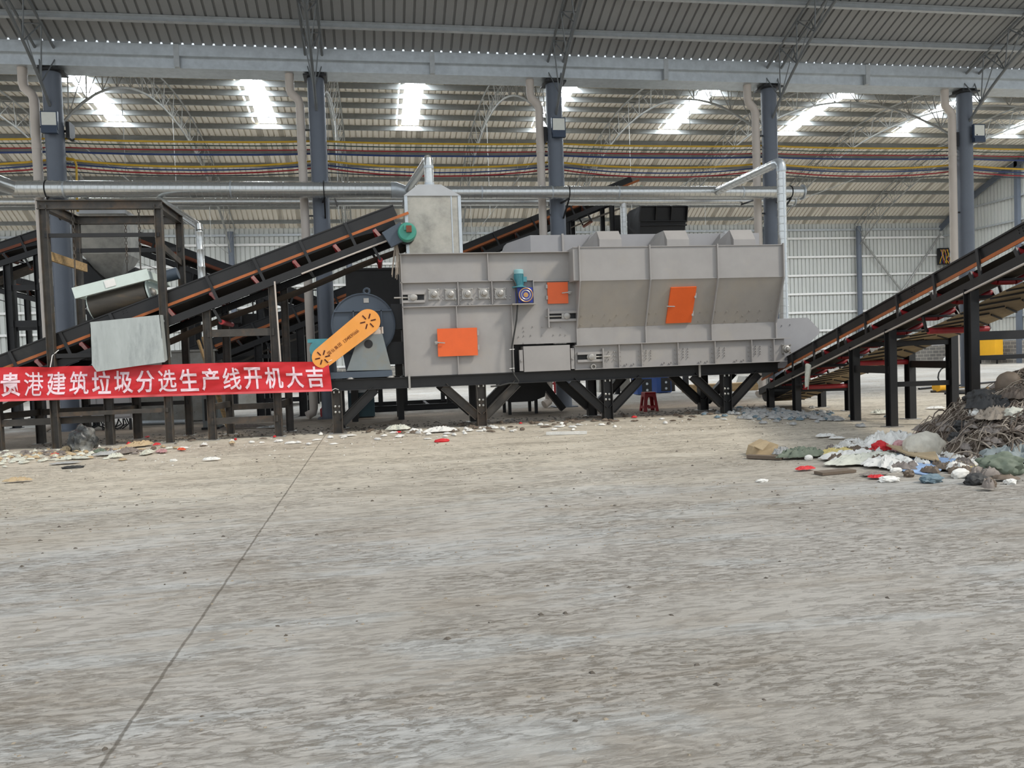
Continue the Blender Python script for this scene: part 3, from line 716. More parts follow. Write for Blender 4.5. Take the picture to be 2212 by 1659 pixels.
def dust_hood():
    z0, z1, z2 = 3.45, 4.58, 4.88; x0, x1 = .70, 1.79; y0, y1 = 15.6, 16.7
    t = thing('dust_hood', 'tall dusty galvanised hood box with tapered cap on the left end of the machine', 'dust hood', (1.24, 16.15, z0))
    b = MB().box(x0 + .02, x1 - .02, y0, y1, z0, z1)
    build('box', b, 'conc', t, smooth=False)
    for x in (x0 + .01, x1 - .03): build('corner_strip', MB().box(x - .02, x + .04, y0 - .012, y0 + .03, z0, z1), 'galv', t, smooth=False)
    build('seam_strip', MB().box(x1 - .19, x1 - .17, y0 - .006, y0, z0, z1), 'galv', t, smooth=False)
    cx = 1.2
    build('cap', MB().hexa([(x0 - .02, y0 - .02, z1), (x1 + .01, y0 - .02, z1), (x1 + .01, y1, z1), (x0 - .02, y1, z1), (cx - .21, 15.95, z2), (cx + .25, 15.95, z2), (cx + .25, 16.4, z2), (cx - .21, 16.4, z2)]), 'cap', t, smooth=False)
    px = at(926, 360, Y=16.15).x; zt = at(926, 347, Y=16.15).z
    e = at(882, 408, Y=19.4)
    pts = [V((px, 16.15, z2 - .02)), V((px, 16.15, zt - .1)), V((px, 16.18, zt)), V((px, 16.3, zt + .06)), V((px - .01, 16.45, zt + .06))]
    pts += [pts[-1].lerp(e, k / 12) for k in range(1, 13)]
    build('outlet_pipe', MB().tube(pts, .095, 16), 'duct', t)
    for z in (z2 + .02, zt - .16): build('collar', MB().cyl((px, 16.15, z), (px, 16.15, z + .05), .102, 16), 'galv', t)
dust_hood()

def blower():
    yF = 15.78; yB = 16.45; c = at(785, 702, Y=yF); r = .60
    t = thing('blower', 'round slate blue centrifugal blower with a slanted amber belt guard', 'blower', (c.x, 16.1, 1.06))
    prof = []
    for k in range(40):
        a = 2 * PI * k / 40; prof.append((c.x + r * math.cos(a), yF, c.z + r * math.sin(a)))
    sc = MB().prism(prof, (0, yB - yF, 0)); sc.prism([(c.x - .5, yF + .02, c.z), (c.x + .5, yF + .02, c.z), (c.x + .38, yF + .02, 1.12), (c.x - .36, yF + .02, 1.12)], (0, yB - yF - .04, 0))
    build('scroll', sc, 'fan', t)
    rim = [(c.x + (r + .01) * math.cos(2 * PI * k / 40), yF - .01, c.z + (r + .01) * math.sin(2 * PI * k / 40)) for k in range(41)]
    build('rim', MB().tube(rim, .018, 6), 'fan', t)
    zs = at(785, 671, Y=yF).z
    build('split_flange', MB().box(c.x - r * .93, c.x + r * .93, yF - .05, yF, zs - .02, zs + .01), 'fan', t, smooth=False)
    for px in (764, 824): x = at(px, 690, Y=yF).x; build('rib', MB().box(x - .012, x + .012, yF - .05, yF, c.z - .3, zs), 'fan', t, smooth=False)
    e = at(792, 629, Y=yF); build('lifting_eye', MB().tube([(e.x + .055 * math.cos(a), yF + .02, e.z + .055 * math.sin(a)) for a in [2 * PI * k / 16 for k in range(17)]], .024, 8), 'fan', t)
    p = at(791, 649, Y=yF - .01); build('name_plate', MB().box(p.x - .05, p.x + .05, yF - .012, yF, p.z - .045, p.z + .045), 'steel', t, smooth=False)
    # pedestal and base
    yP = 15.48
    pp = [at(x, y, Y=yP) for x, y in ((749, 801), (846, 799), (826, 721), (776, 724))]
    ped = MB().prism([(p.x, yP, p.z) for p in pp], (0, .26, 0)); pd = build('pedestal', ped, 'ped', t, 'grey pedestal stained with ochre', smooth=False)
    p = at(796, 743, Y=yP); build('round_opening', MB().cyl((p.x, yP - .006, p.z), (p.x, yP + .02, p.z), .082, 24), 'black', pd, 'black round opening')
    b0, b1 = at(714, 806, Y=15.45).x, at(847, 804, Y=15.45).x
    build('base_rail', MB().ch((b0, 15.52, 1.13), (b1, 15.52, 1.13), .12, .12, 1, .012), 'fan', t, smooth=False)
    build('base_rail', MB().ch((b0, 16.4, 1.13), (b1, 16.4, 1.13), .12, .12, -1, .012), 'fan', t, smooth=False)
    for px in (757, 844): p = at(px, 812, Y=15.5); build('mount', MB().lathe([(.075, 0), (.07, .03), (.03, .05)], (p.x, 15.52, 1.05), (0, 0, 1), 12), 'steel', t)
    p = at(818, 716, Y=15.45); build('bearing_housing', MB().lathe([(.05, -.12), (.12, -.1), (.12, .1), (.05, .12)], (p.x - .06, 15.6, p.z - .03), (1, 0, 0), 16).cyl((p.x + .07, 15.5, p.z - .04), (p.x + .07, 15.5, p.z + .09), .02, 8), 'pipe', t)
    # amber guard, a flat stadium box with cut slots and cut writing
    yG = 15.32; a = at(795, 694, Y=yG); b = at(697, 772, Y=yG); ra, rb = .232, .20
    d = V((b.x - a.x, 0, b.z - a.z)).normalized(); n = V((-d.z, 0, d.x)); ang = math.atan2(n.z, n.x)
    poly = [(a.x + ra * math.cos(ang - PI * k / 16), yG, a.z + ra * math.sin(ang - PI * k / 16)) for k in range(17)]
    if (V(poly[8]) - V((a.x, yG, a.z))).dot(d) > 0: poly = [(a.x + ra * math.cos(ang + PI * k / 16), yG, a.z + ra * math.sin(ang + PI * k / 16)) for k in range(17)]
    a2 = math.atan2(V(poly[-1]).z - a.z, V(poly[-1]).x - a.x); sgn = 1 if (V((math.cos(a2 + .3), 0, math.sin(a2 + .3))).dot(d) > 0) else -1
    poly += [(b.x + rb * math.cos(a2 + sgn * PI * k / 16), yG, b.z + rb * math.sin(a2 + sgn * PI * k / 16)) for k in range(17)]
    g = build('belt_guard', MB().prism(poly, (0, .12, 0)), 'guard', t, 'amber belt guard with dark slots and lettering', smooth=False)
    sl = MB()
    for cc, r1, r2, offs in ((a, .055, .15, range(6)), (b, .05, .14, range(6))):
        for k in offs:
            q = math.radians(12 + 60 * k); dv = V((math.cos(q), 0, math.sin(q)))
            sl.bar(V((cc.x, yG - .003, cc.z)) + dv * r1, V((cc.x, yG - .003, cc.z)) + dv * r2, .010, .022, V((-dv.z, 0, dv.x)))
    build('slots', sl, 'cut', g, smooth=False)
    # writing along the guard
    e1 = -d; e2 = V((-e1.z, 0, e1.x)); e2 = e2 if e2.z > 0 else -e2
    L_ = (V((b.x, 0, b.z)) - V((a.x, 0, a.z))).length
    lt = MB()
    def put(chx, s_, hgt):
        g2 = glyph(chx)
        if not g2: return
        vs, fs, wd, hh = g2; k = hgt / hh; o = V((a.x, yG - .002, a.z)) + d * (L_ * s_) - e2 * .05
        lt.add([o + e1 * ((x - wd / 2) * k) + e2 * ((y_) * k) for x, y_ in vs], fs)
    for i, chx in enumerate('国信集团'): put(chx, .865 - .076 * i, .072)
    for i, chx in enumerate('13949091666'): put(chx, .545 - .030 * i, .066)
    build('lettering', lt, 'ink', g, smooth=False)
    # drive motor behind the guard and duct to the machine
    p = at(690, 755, Y=15.75)
    build('drive_motor', MB().cyl((p.x, 15.5, p.z), (p.x, 16.0, p.z), .17, 18).box(p.x - .16, p.x + .16, 15.55, 15.95, 1.05, p.z).box(p.x - .2, p.x + .2, 15.52, 15.8, p.z + .13, p.z + .2), 'motor', t, 'teal drive motor')
    build('outlet_duct', MB().box(c.x + .45, .56, 15.9, 16.4, 1.3, 1.75).box(c.x + .55, .565, 15.85, 16.4, 2.0, 2.5), 'black', t, 'black duct joint', smooth=False)
GL = {}
def glyph(chx):
    if chx in GL: return GL[chx]
    cu = bpy.data.curves.new('tmp', 'FONT'); cu.body = chx; cu.offset = {'港': .004, '建': .014, '筑': .012, '线': .014, '选': .014}.get(chx, .02) if ord(chx) > 1000 else .01; cu.resolution_u = 3
    ob = bpy.data.objects.new('tmp', cu); COL.objects.link(ob)
    bpy.context.view_layer.update()
    me = bpy.data.meshes.new_from_object(ob.evaluated_get(bpy.context.evaluated_depsgraph_get()))
    bm = bmesh.new(); bm.from_mesh(me); bmesh.ops.triangulate(bm, faces=bm.faces)
    for _ in range(4):
        es = [e for e in bm.edges if e.calc_length() > .10]
        if not es or ord(chx) < 1000: break
        bmesh.ops.subdivide_edges(bm, edges=es, cuts=1); bmesh.ops.triangulate(bm, faces=bm.faces)
    bm.to_mesh(me); bm.free()
    vs = [(v.co.x, v.co.y) for v in me.vertices]; fs = [tuple(p.vertices) for p in me.polygons]
    bpy.data.objects.remove(ob); bpy.data.curves.remove(cu); bpy.data.meshes.remove(me)
    if not vs: GL[chx] = None; return None
    x0 = min(v[0] for v in vs); y0 = min(v[1] for v in vs); x1 = max(v[0] for v in vs); y1 = max(v[1] for v in vs)
    GL[chx] = ([(v[0] - x0, v[1] - y0) for v in vs], fs, x1 - x0, y1 - y0); return GL[chx]
blower()

def banner():
    Yb = 15.30
    TL, TR, BR, BL = at(-40, 795, Y=Yb), at(709, 780, Y=Yb), at(718, 845, Y=Yb), at(-40, 869, Y=Yb)
    def pos(u, v):
        p = TL.lerp(TR, u).lerp(BL.lerp(BR, u), v)
        wv = .02 * math.sin(7 * u + 3 * v) + .012 * math.sin(23 * u - 8 * v) + .05 * noise.noise((u * 16 + v * 2, v * 2.2, 1.3)) + .02 * noise.noise((u * 50 + v * 9, v * 5, 4.3))
        rg = max(0, (u - .9) / .1); wv += .03 * rg * math.sin(v * 9 + u * 40)
        fold = math.exp(-((u - .183) / .03) ** 2) * (1 - v) * .03
        return V((p.x, p.y + wv * .8 - fold, p.z + .008 * math.sin(11 * u) * (1 - v) - fold * .6))
    t = thing('banner', 'long red cloth banner with pale pink writing tied across the left conveyor legs', 'banner', (-3.6, Yb, .75))
    build('cloth', MB().grid(lambda u, v: pos(u, v * .93), 150, 16), 'banner', t, ang=3)
    build('hem', MB().grid(lambda u, v: pos(u, .93 + v * .07), 150, 2), 'hem', t, ang=3)
    lt = MB(); txt = '贵港建筑垃圾分选生产线开机大吉'
    du = TR - TL; Lu = du.length
    n = len(txt)
    for i, chx in enumerate(txt):
        px = 19 + (678 - 19) * i / (n - 1); u = (px + 40) / (713.5 + 40); 
        g2 = glyph(chx)
        if not g2: continue
        vs, fs, wd, hh = g2; wu = .0565 * .93; k = wu / max(wd, hh * .9)
        kv = .70 / hh
        tri = []
        lt.add([pos(u + (x - wd / 2) * (wu / wd), .86 - y_ * kv) + V((0, -.009, 0)) for x, y_ in vs], fs)
    build('lettering', lt, 'letter', t, 'pale pink writing', smooth=False)
    for px, py in ((710, 781), (717, 843)):
        p = at(px, py, Y=Yb); build('tie_string', MB().tube([p, p + V((.06, .02, .03)), p + V((.12, .12, .05 if py < 800 else 0))], .006, 5), 'white', t)
    p = at(108, 797, Y=Yb); build('tie_string', MB().tube([p, at(113, 768, Y=15.36), at(127, 756, Y=15.40)], .008, 5), 'white', t)
banner()

# ---------------------------------------------------------------- belt conveyors
def build2(name, mb, m, mb2, m2, parent, smooth=True, ang=.55):
    n1 = len(mb.f); mb.add(mb2.v, mb2.f); ob = build(name, mb, m, parent, None, False)
    me = ob.data; me.materials.append(MT[m2])
    if len(me.polygons) >= n1:
        for i, p in enumerate(me.polygons): p.material_index = 0 if i < n1 else 1
    if smooth:
        me.polygons.foreach_set('use_smooth', [True] * len(me.polygons)); me.set_sharp_from_angle(angle=ang)
    return ob
def conveyor(label, A, B, v, W, legs=(), braces=(), k=1., idle=1.1, first=.5, steel='dark', orange='orange', ret='beltbrown', cleats=False, post_up=True, motor=None, group='belt conveyors', skirt_cut=(0, 0), legw=.14, uplift=0, red='red', retroll=3.2, pipe_line=None, legmat=None, sk=.20, orh=.07, st=-.53, rw=-.80, brk=None):
    A = V(A); B = V(B); v = V(v).normalized(); d = (B - A); L = d.length; d.normalize()
    n = d.cross(v); n = n if n.z > 0 else -n
    T = lambda u, vv, w_: A + d * u + v * vv + n * (w_ * k)
    root = thing('belt_conveyor', label, 'conveyor', (A.x + (B - A).x * .5, A.y + (B - A).y * .5 + (v.y * W * .5), 0), group)
    for vv in (.05, W - .05):
        b = MB().bar(T(skirt_cut[0], vv, -sk / 2), T(L - skirt_cut[1], vv, -sk / 2), .012, sk * k, n)
        b.bar(T(skirt_cut[0], vv, -.012), T(L - skirt_cut[1], vv, -.012), .05, .024 * k, n)
        if vv < .1:
            for uu in [1.4 + 2.4 * i for i in range(int(L / 2.4))]:
                for a_ in (0, .07):
                    for c_ in (-.06, -.1): b.bolts([T(uu + a_, vv - .006, c_)], -v, .009, .01)
        build('skirt_board', b, steel, root, smooth=False)
        sg = -1 if vv < .1 else 1
        build('rubber_skirt', MB().bar(T(skirt_cut[0], vv + sg * .022, -sk - orh / 2 + .01), T(L + (.22 if motor and vv < .1 and k == 1. else 0), vv + sg * .022, -sk - orh / 2 + .01), .016, orh * k, n), orange, root, smooth=False)
    # belt
    N = max(8, int(L / .35)); sec = [.07, .16, .27, .40, .60, .73, .84, .93]
    lift = [.17, .12, .055, 0, 0, .055, .12, .17]
    Wb = W; dr = (st + .10 - rw) / 2; dc_ = (st + .10 + rw) / 2; tl = -sk - orh - .02 - (st + .10); lift = [tl * f for f in (1, .7, .33, 0, 0, .33, .7, 1)]
    rows = []
    for i in range(N + 1):
        u = L * i / N; tr = min(1, min(u, L - u) / .9); rows.append((u, st + .10, tr))
    arcU = [(L + dr * math.sin(a), dc_ + dr * math.cos(a), 0) for a in [PI * q / 10 for q in range(1, 6)]]
    up = rows + arcU
    low = [(L + dr * math.sin(a), dc_ + dr * math.cos(a), 0) for a in [PI * q / 10 for q in range(5, 11)]]
    sag = lambda u: rw - .02 * math.sin(u * 2.1)
    low += [(L - L * i / N, sag(L - L * i / N), 0) for i in range(1, N + 1)]
    low += [(-dr * math.sin(a), dc_ - dr * math.cos(a), 0) for a in [PI * q / 10 for q in range(1, 10)]]
    def strip(rw):
        vs = [T(u, Wb * s_, w_ + tr * l_) for (u, w_, tr) in rw for s_, l_ in zip(sec, lift)]; m_ = len(sec)
        return MB().add(vs, [(i * m_ + j, (i + 1) * m_ + j, (i + 1) * m_ + j + 1, i * m_ + j + 1) for i in range(len(rw) - 1) for j in range(m_ - 1)])
    build('carrying_belt', strip(up), 'belt', root, ang=1.2)
    rb = strip(low)
    if cleats:
        cb = MB(); u = .15
        while u < L - .1:
            wz = sag(u) - .010
            for (v0, v1, du) in ((.08, .50, .34), (.92, .58, .26)):
                cb.bar(T(u, W * v0, wz), T(u + du, W * v1, wz), .018, .022, n)
            u += .32
        build2('return_belt', rb, ret, cb, 'cleat', root, ang=1.2)
    else: build('return_belt', rb, ret, root, ang=1.2)
    # stringers
    for vv, sd_ in ((0.0, -1), (W, 1)):
        build('stringer', MB().ch(T(-.1, vv, st), T(L + .1, vv, st), .14 * k, .07, 1 if vv == 0 else -1, .012, n), steel, root, smooth=False)
    # cross members and drums
    u = .6
    while u < L - .3: build('cross_tie', MB().bar(T(u, .04, st - .04), T(u, W - .04, st - .04), .05, .05, n), steel, root, smooth=False); u += 2.2
    for u in (0, L): build('drum', MB().cyl(T(u, .06, dc_), T(u, W - .06, dc_), dr - .008, 20), 'black', root)
    # posts between stringer and skirt
    u = first + .35
    while u < L - .15:
        for vv in (-.015, W + .015): build('post', MB().bar(T(u, vv, st + .06), T(u - .02, vv + (.03 if vv < .1 else -.03), -.02), .055, .02, v), steel, root, smooth=False)
        u += idle * 1.12
    # troughing idlers
    u = first
    while u < L - .4:
        e0, e1 = st + .07, -sk - orh - .03; cz = st + .05
        ib = MB().bar(T(u, .02, e0), T(u - .05, .03, e1 - .0), .06, .025, v).bar(T(u, W - .02, e0), T(u - .05, W - .03, e1), .06, .025, v).bar(T(u, .02, e0), T(u, W - .02, e0), .05, .03, n)
        ib.bar(T(u - .02, W * .37, e0), T(u - .02, W * .37, cz + .04), .03, .02, v).bar(T(u - .02, W * .63, e0), T(u - .02, W * .63, cz + .04), .03, .02, v)
        fr = build('idler', ib, brk or steel, root, smooth=False)
        for (p, q) in ((T(u - .05, .04, e1 - .02), T(u - .03, W * .36, cz)), (T(u - .03, W * .38, cz), T(u - .03, W * .62, cz)), (T(u - .05, W - .04, e1 - .02), T(u - .03, W * .64, cz))):
            build('roller', MB().cyl(p, q, .042, 12), red, fr)
        u += idle
    u = first + 1.6
    while u < L - .5:
        rz = rw - .075
        br = MB().bar(T(u, .0, st - .07), T(u + .03, .0, rz), .05, .02, v).bar(T(u, W, st - .07), T(u + .03, W, rz), .05, .02, v).cyl(T(u + .03, 0, rz), T(u + .03, W, rz), .015, 8)
        fr = build('return_idler', br, steel, root, smooth=False)
        build('roller', MB().cyl(T(u + .03, .03, rz), T(u + .03, W - .03, rz), .048, 14), red, fr)
        u += retroll
    # legs
    dh = V((d.x, d.y, 0)); tops = []
    for (x, y, *rest) in legs:
        u = ((V((x, y, 0)) - V((A.x, A.y, 0))).dot(dh)) / dh.length_squared
        side = (V((x, y, 0)) - V((A.x, A.y, 0))).dot(v) > W * .5
        zt = T(u, W if side else 0, st - .06).z + (rest[0] if rest else 0)
        lg = build('leg', MB().ib((x, y, .012), (x, y, zt), legw, legw * .9, .012, V((1, 0, 0)) if abs(d.x) > .5 else V((0, 1, 0))), legmat or steel, root, smooth=False)
        build('foot_plate', MB().box(x - .13, x + .13, y - .12, y + .12, 0, .012), 'steel' if legmat else steel, lg, smooth=False)
        tops.append((x, y, zt))
    for (i, j, z, *h_) in braces:
        a, b = tops[i], tops[j]; hh = h_[0] if h_ else .12
        build('brace', MB().ch((a[0], a[1], z), (b[0], b[1], z), hh, .06, 1, .01), legmat or steel, root, smooth=False)
    if pipe_line:
        build('conduit', MB().tube([T(pipe_line[0], -.05, st - .07), T(pipe_line[1], -.05, st - .07)], .016, 8), 'pipe', root)
    if motor:
        c = T(L + .02, -.10, dc_)
        m_ = build('motor', MB().lathe([(.17, 0), (.18, .05), (.18, .22), (.16, .26), (.06, .27)], c, -v, 20).box(c.x - .06, c.x + .06, c.y - .32, c.y - .22, c.z + .02, c.z + .12), 'green', root, 'sea green drive motor')
        build('junction_box', MB().box(c.x - .02, c.x + .08, c.y - .34, c.y - .26, c.z - .02, c.z + .10), 'orangedark', m_, smooth=False)
        build('motor_plate', MB().prism([T(L - .42, -.06, -.46), T(L - .02, -.06, -.40), T(L - .02, -.06, -.74), T(L - .36, -.06, -.78)], -v * .16), 'fan', root, smooth=False)
    return root, T, L
def conveyors():
    # A: the long one climbing to the machine
    a0 = at(0, 765, Y=YF); a1 = at(838, 445, Y=YF); dd = (a1 - a0).normalized()
    A = a0 - dd * 1.6; B = a1 + dd * .10
    legs = [(-6.76, 15.58), (-6.5, 16.72), (-4.88, 15.58), (-4.72, 16.72), (-3.08, 15.58), (-2.95, 16.72), (-1.87, 15.58), (-1.78, 16.72)]
    zb = at(530, 718, Y=15.55).z; zl = at(530, 907, Y=15.55).z
    r, T, L = conveyor('long belt conveyor climbing right to the sorting machine behind the red banner', A, B, (0, 1, 0), 1.18, legs,
             [(4, 6, zb, .14), (4, 6, zl, .12), (5, 7, .55), (4, 5, .62), (6, 7, .62), (0, 2, .5), (1, 3, .62), (2, 3, .62), (0, 1, .62)], idle=.82, first=.5, motor=True, pipe_line=(7.05, 8.9), legmat='rust', sk=.24, orh=.05, st=-.545, rw=-.82, brk='idler')
    build('conduit', MB().tube([at(593, 608, Y=15.46), at(606, 781, Y=15.46)], .016, 8), 'pipe', r)
    # C: right conveyor running towards the camera
    P0, N = V((8.60, 15.1, 0)), V((8.25 - 8.60, 11.5 - 15.1, 0)).cross(V((0, 0, 1)))
    def onp(px, py):
        dv = at(px, py, Y=1.) - CAM; return CAM + dv * ((P0 - CAM).dot(N) / dv.dot(N))
    q0, q1 = onp(1691, 773), onp(2212, 476); dc = (q1 - q0).normalized(); A = q0 - dc * 1.35; B = q1 + dc * 2.2
    vr = V((-dc.y, dc.x, 0)).normalized()
    vr = vr if vr.x > 0 else -vr
    xl = lambda y: 8.60 + (y - 15.1) * .0972
    W = 1.0
    cl = lambda y, s: (xl(y) + (vr.x * W if s else 0), y + (vr.y * W if s else 0))
    legs = [cl(16.45, 0), cl(16.05, 1), cl(15.1, 0), cl(14.85, 1), cl(12.72, 0), cl(12.68, 1), cl(11.56, 0), cl(11.5, 1), cl(9.56, 0), cl(9.6, 1)]
    conveyor('black belt conveyor on the right rising from the machine outlet towards the viewer', A, B, vr, W, legs,
             [(4, 6, .93), (6, 7, .69, .08), (5, 7, .98), (2, 3, .45, .06), (0, 1, .4, .06), (4, 5, 1.35, .08), (6, 7, 1.35, .08), (8, 9, 1.42), (8, 9, 1.12, .06)], idle=.9, first=.45, ret='beltdust', cleats=True, retroll=2.2, pipe_line=(.9, 11), legmat='dark', red='red', sk=.19, orh=.05, st=-.47, rw=-.72)
    # B: far one behind the machine
    conveyor('distant belt conveyor rising behind the sorting machine above its plenum', at(930, 556, Y=25), at(1363, 380, Y=25), (0, 1, 0), 1.0,
             [(at(1226, 470, Y=25.05).x, 25.05), (at(1237, 470, Y=25.9).x, 25.95), (at(1302, 470, Y=25.9).x, 25.95), (at(1322, 470, Y=25.05).x, 25.05)], [(3, 2, 5.0), (0, 3, 4.6)], idle=1.2, steel='black', motor=True, red='orangedark')
    # D: left edge, rising right
    conveyor('dark belt conveyor at the left frame edge rising to the leftmost slate column', at(-150, 571, Y=22), at(100, 488, Y=22), (0, 1, 0), 1.0,
             [(at(22, 700, Y=22).x, 22.05), (at(88, 700, Y=22).x, 22.05), (at(30, 700, Y=22.95).x, 22.95), (at(98, 700, Y=22.95).x, 22.95)],
             [(0, 1, at(50, 699, Y=22).z, .16), (0, 1, at(50, 621, Y=22).z, .14), (2, 3, 2.6)], idle=1.2, steel='black', orange='orangedark', ret='beltbrown', legw=.17, red='orangedark')
    # F2: left, falling right
    conveyor('dark belt conveyor sloping down right behind the magnet frame legs', at(-60, 575, Y=26.5), at(300, 665, Y=26.5), (0, 1, 0), 1.0,
             [(at(60, 700, Y=26.5).x, 26.55), (at(230, 700, Y=26.5).x, 26.55), (at(240, 700, Y=27.4).x, 27.45)], [], idle=1.2, steel='black', orange='orangedark', red='orangedark')
    # F1: falls right from the hopper
    conveyor('dark belt conveyor sloping down right from the galvanised hopper', at(272, 489, Y=23.6), at(770, 672, Y=23.6), (0, 1, 0), 1.0,
             [(at(411, 700, Y=23.6).x, 23.65), (at(563, 700, Y=23.6).x, 23.65), (at(575, 700, Y=24.5).x, 24.55), (at(425, 700, Y=24.5).x, 24.55)], [(1, 2, 1.5), (0, 1, 1.6)], idle=1.2, steel='black', orange='orangedark', legw=.2, red='orangedark')
    # E1: rises right behind the banner
    conveyor('belt conveyor with orange skirts rising right between the second slate column and the banner', at(385, 758, Y=21.4), at(760, 612, Y=21.4), (0, 1, 0), 1.0,
             [(at(560, 800, Y=21.4).x, 21.45), (at(572, 800, Y=22.3).x, 22.35), (at(652, 800, Y=21.4).x, 21.45), (at(664, 800, Y=22.3).x, 22.35)], [(0, 2, .45), (2, 3, .45), (0, 2, at(620, 768, Y=21.4).z, .1)], idle=1.0, steel='black', orange='orange', red='orangedark', legw=.2)
conveyors()

# ---------------------------------------------------------------- magnet frame on the left
def gantry():
    y0, y1 = 15.42, 16.98; x0, x1 = -5.74, -3.80
    t = thing('gantry_frame', 'tall rusty steel frame standing over the left conveyor with the pale magnet hung inside', 'steel frame', (-4.7, 16.2, 0))
    zt = 4.39
    for (x, y) in ((x0, y0), (x1, y0), (x0, y1), (x1, y1)):
        lg = build('post', MB().ib((x, y, .012), (x, y, zt), .13, .12, .012, (1, 0, 0)), 'rust', t, smooth=False)
        build('foot_plate', MB().box(x - .12, x + .12, y - .12, y + .12, 0, .012), 'steel', lg, smooth=False)
    for y in (y0, y1): build('top_beam', MB().ib((x0 - .1, y, zt), (x1 + .07, y, zt), .16, .12, .014), 'rust', t, smooth=False)
    for x in (x0, x1): build('top_beam', MB().ib((x, y0, zt), (x, y1, zt), .16, .12, .014), 'rust', t, smooth=False)
    zr = at(220, 508, Y=y0).z; zb = at(300, 540, Y=y1).z
    build('rail', MB().ch((x0, y0, zr), (x1, y0, zr), .07, .05), 'dark', t, smooth=False)
    build('rail', MB().ch((x0, y1, zb), (x1, y1, zb), .08, .05), 'dark', t, smooth=False)
    build('rail', MB().ch((x1, y0, at(352, 528, Y=y0).z), (x1, y1, at(410, 568, Y=y1).z), .12, .05), 'rust', t, smooth=False)
    build('rail', MB().ch((x0, y0, .62), (x1, y0, .62), .08, .05), 'rust', t, smooth=False)
    build('rail', MB().ch((x0, y1, .68), (x1, y1, .68), .08, .05), 'dark', t, smooth=False)
    build('rail', MB().ch((x0, y0, at(160, 768, Y=y0).z), (x0 + .95, y0, at(160, 768, Y=y0).z), .08, .05), 'dark', t, smooth=False)
    # timber tied on
    a, b = at(107, 553, Y=15.5), at(186, 579, Y=16.9)
    tag(build('timber_plank', MB().bar(a, b, .05, .16), 'wood', smooth=False), 'raw timber plank tied across the left posts of the magnet frame', 'plank')
    # magnet
    f0, f1 = at(160, 634, Y=15.5), at(322, 592, Y=15.5)
    d = (f1 - f0).normalized(); n = V((-d.z, 0, d.x)); yv = V((0, 1, 0)); L = (f1 - f0).length
    m = thing('magnetic_separator', 'pale green belt magnet hanging tilted on chains inside the rusty frame', 'magnetic separator', ((f0.x + f1.x) / 2, 16.2, f0.z - .4))
    P = lambda u, y, w_: f0 + d * u + yv * (y - 15.5) + n * w_
    build('side_beam', MB().ch(P(0, 15.5, 0), P(L, 15.5, 0), .20, .08, 1, .012, n), 'mag', m, smooth=False)
    build('side_beam', MB().ch(P(0, 16.9, 0), P(L, 16.9, 0), .20, .08, -1, .012, n), 'mag', m, smooth=False)
    for u in (.08, L - .03): build('end_beam', MB().ch(P(u, 15.5, -.02), P(u, 16.9, -.02), .16, .08, 1, .012, n), 'mag', m, smooth=False)
    lp = []; r = .24
    for k in range(13): a = PI / 2 + PI * k / 12; lp.append((15.76 + r * math.cos(a), -.30 + r * math.sin(a)))
    for k in range(13): a = -PI / 2 + PI * k / 12; lp.append((16.68 + r * math.cos(a), -.30 + r * math.sin(a)))
    build('belt', MB().prism([P(.15, y, w_) for y, w_ in lp], d * (L - .32)), 'magbelt', m, 'worn dark brown belt', ang=.6)
    for u in (.13, L - .15):
        build('end_plate', MB().prism([P(u, 15.76 + (y - 15.76) * .96, -.30 + (w_ + .30) * .96) for y, w_ in lp], d * .03), 'mag', m, smooth=False)
        b = MB().lathe([(.09, 0), (.09, .05), (.05, .09)], P(u + .02, 15.76, -.30), d if u > .5 else -d, 14); build('bearing', b, 'steel', m)
    p0 = at(232, 612, Y=15.45); build('label_plate', MB().prism([P(L * .42, 15.452, -.06), P(L * .56, 15.452, -.055), P(L * .56, 15.452, .08), P(L * .42, 15.452, .075)], (0, -.004, 0)), 'white', m, 'white paper label', smooth=False)
    mt = P(L + .1, 16.3, -.1); build('motor', MB().cyl(P(L - .02, 16.5, .05), P(L + .3, 16.5, .05), .12, 16), 'fan', m)
    for (u, y) in ((.06, 15.5), (L * .42, 16.9), (L - .12, 15.5)):
        p = P(u, y, .1); top = V((p.x + .02, y + (.0 if y < 16 else 0), 4.31)); ch = MB()
        ch.tube([p, p.lerp(top, .33)], .012, 6)
        q = p.lerp(top, .33); N = 14
        for k in range(N):
            a, b = q.lerp(top, k / N), q.lerp(top, (k + 1.15) / N); s = V((.018, 0, 0)) if k % 2 else V((0, .018, 0))
            ch.tube([a - s, b - s], .007, 4); ch.tube([a + s, b + s], .007, 4)
        ch.tube([p + V((.03 * math.cos(t_), 0, .03 * math.sin(t_))) for t_ in [2 * PI * k / 10 for k in range(11)]], .009, 5)
        build('chain', ch, 'rust', m)
    # scuffed sheet chute in front of the banner
    pts = [at(x, y, Y=15.16) for x, y in ((194, 696), (345, 680), (356, 782), (209, 803), (197, 786))]
    s = MB().prism(pts, (0, .012, 0)); s.prism([pts[0], pts[0] + V((0, .5, .02)), pts[4] + V((0, .5, .1)), pts[4]], (.012, 0, 0))
    s.prism([pts[1], pts[1] + V((0, .5, .02)), pts[2] + V((0, .5, .1)), pts[2]], (-.012, 0, 0)); s.bar(pts[1] + V((-.1, .2, -.1)), V((x1, 15.42, pts[1].z - .1)), .04, .04)
    tag(build('chute_sheet', s, 'chute', smooth=False), 'scuffed pale metal chute sheet hanging over the top edge of the red banner', 'chute')
gantry()
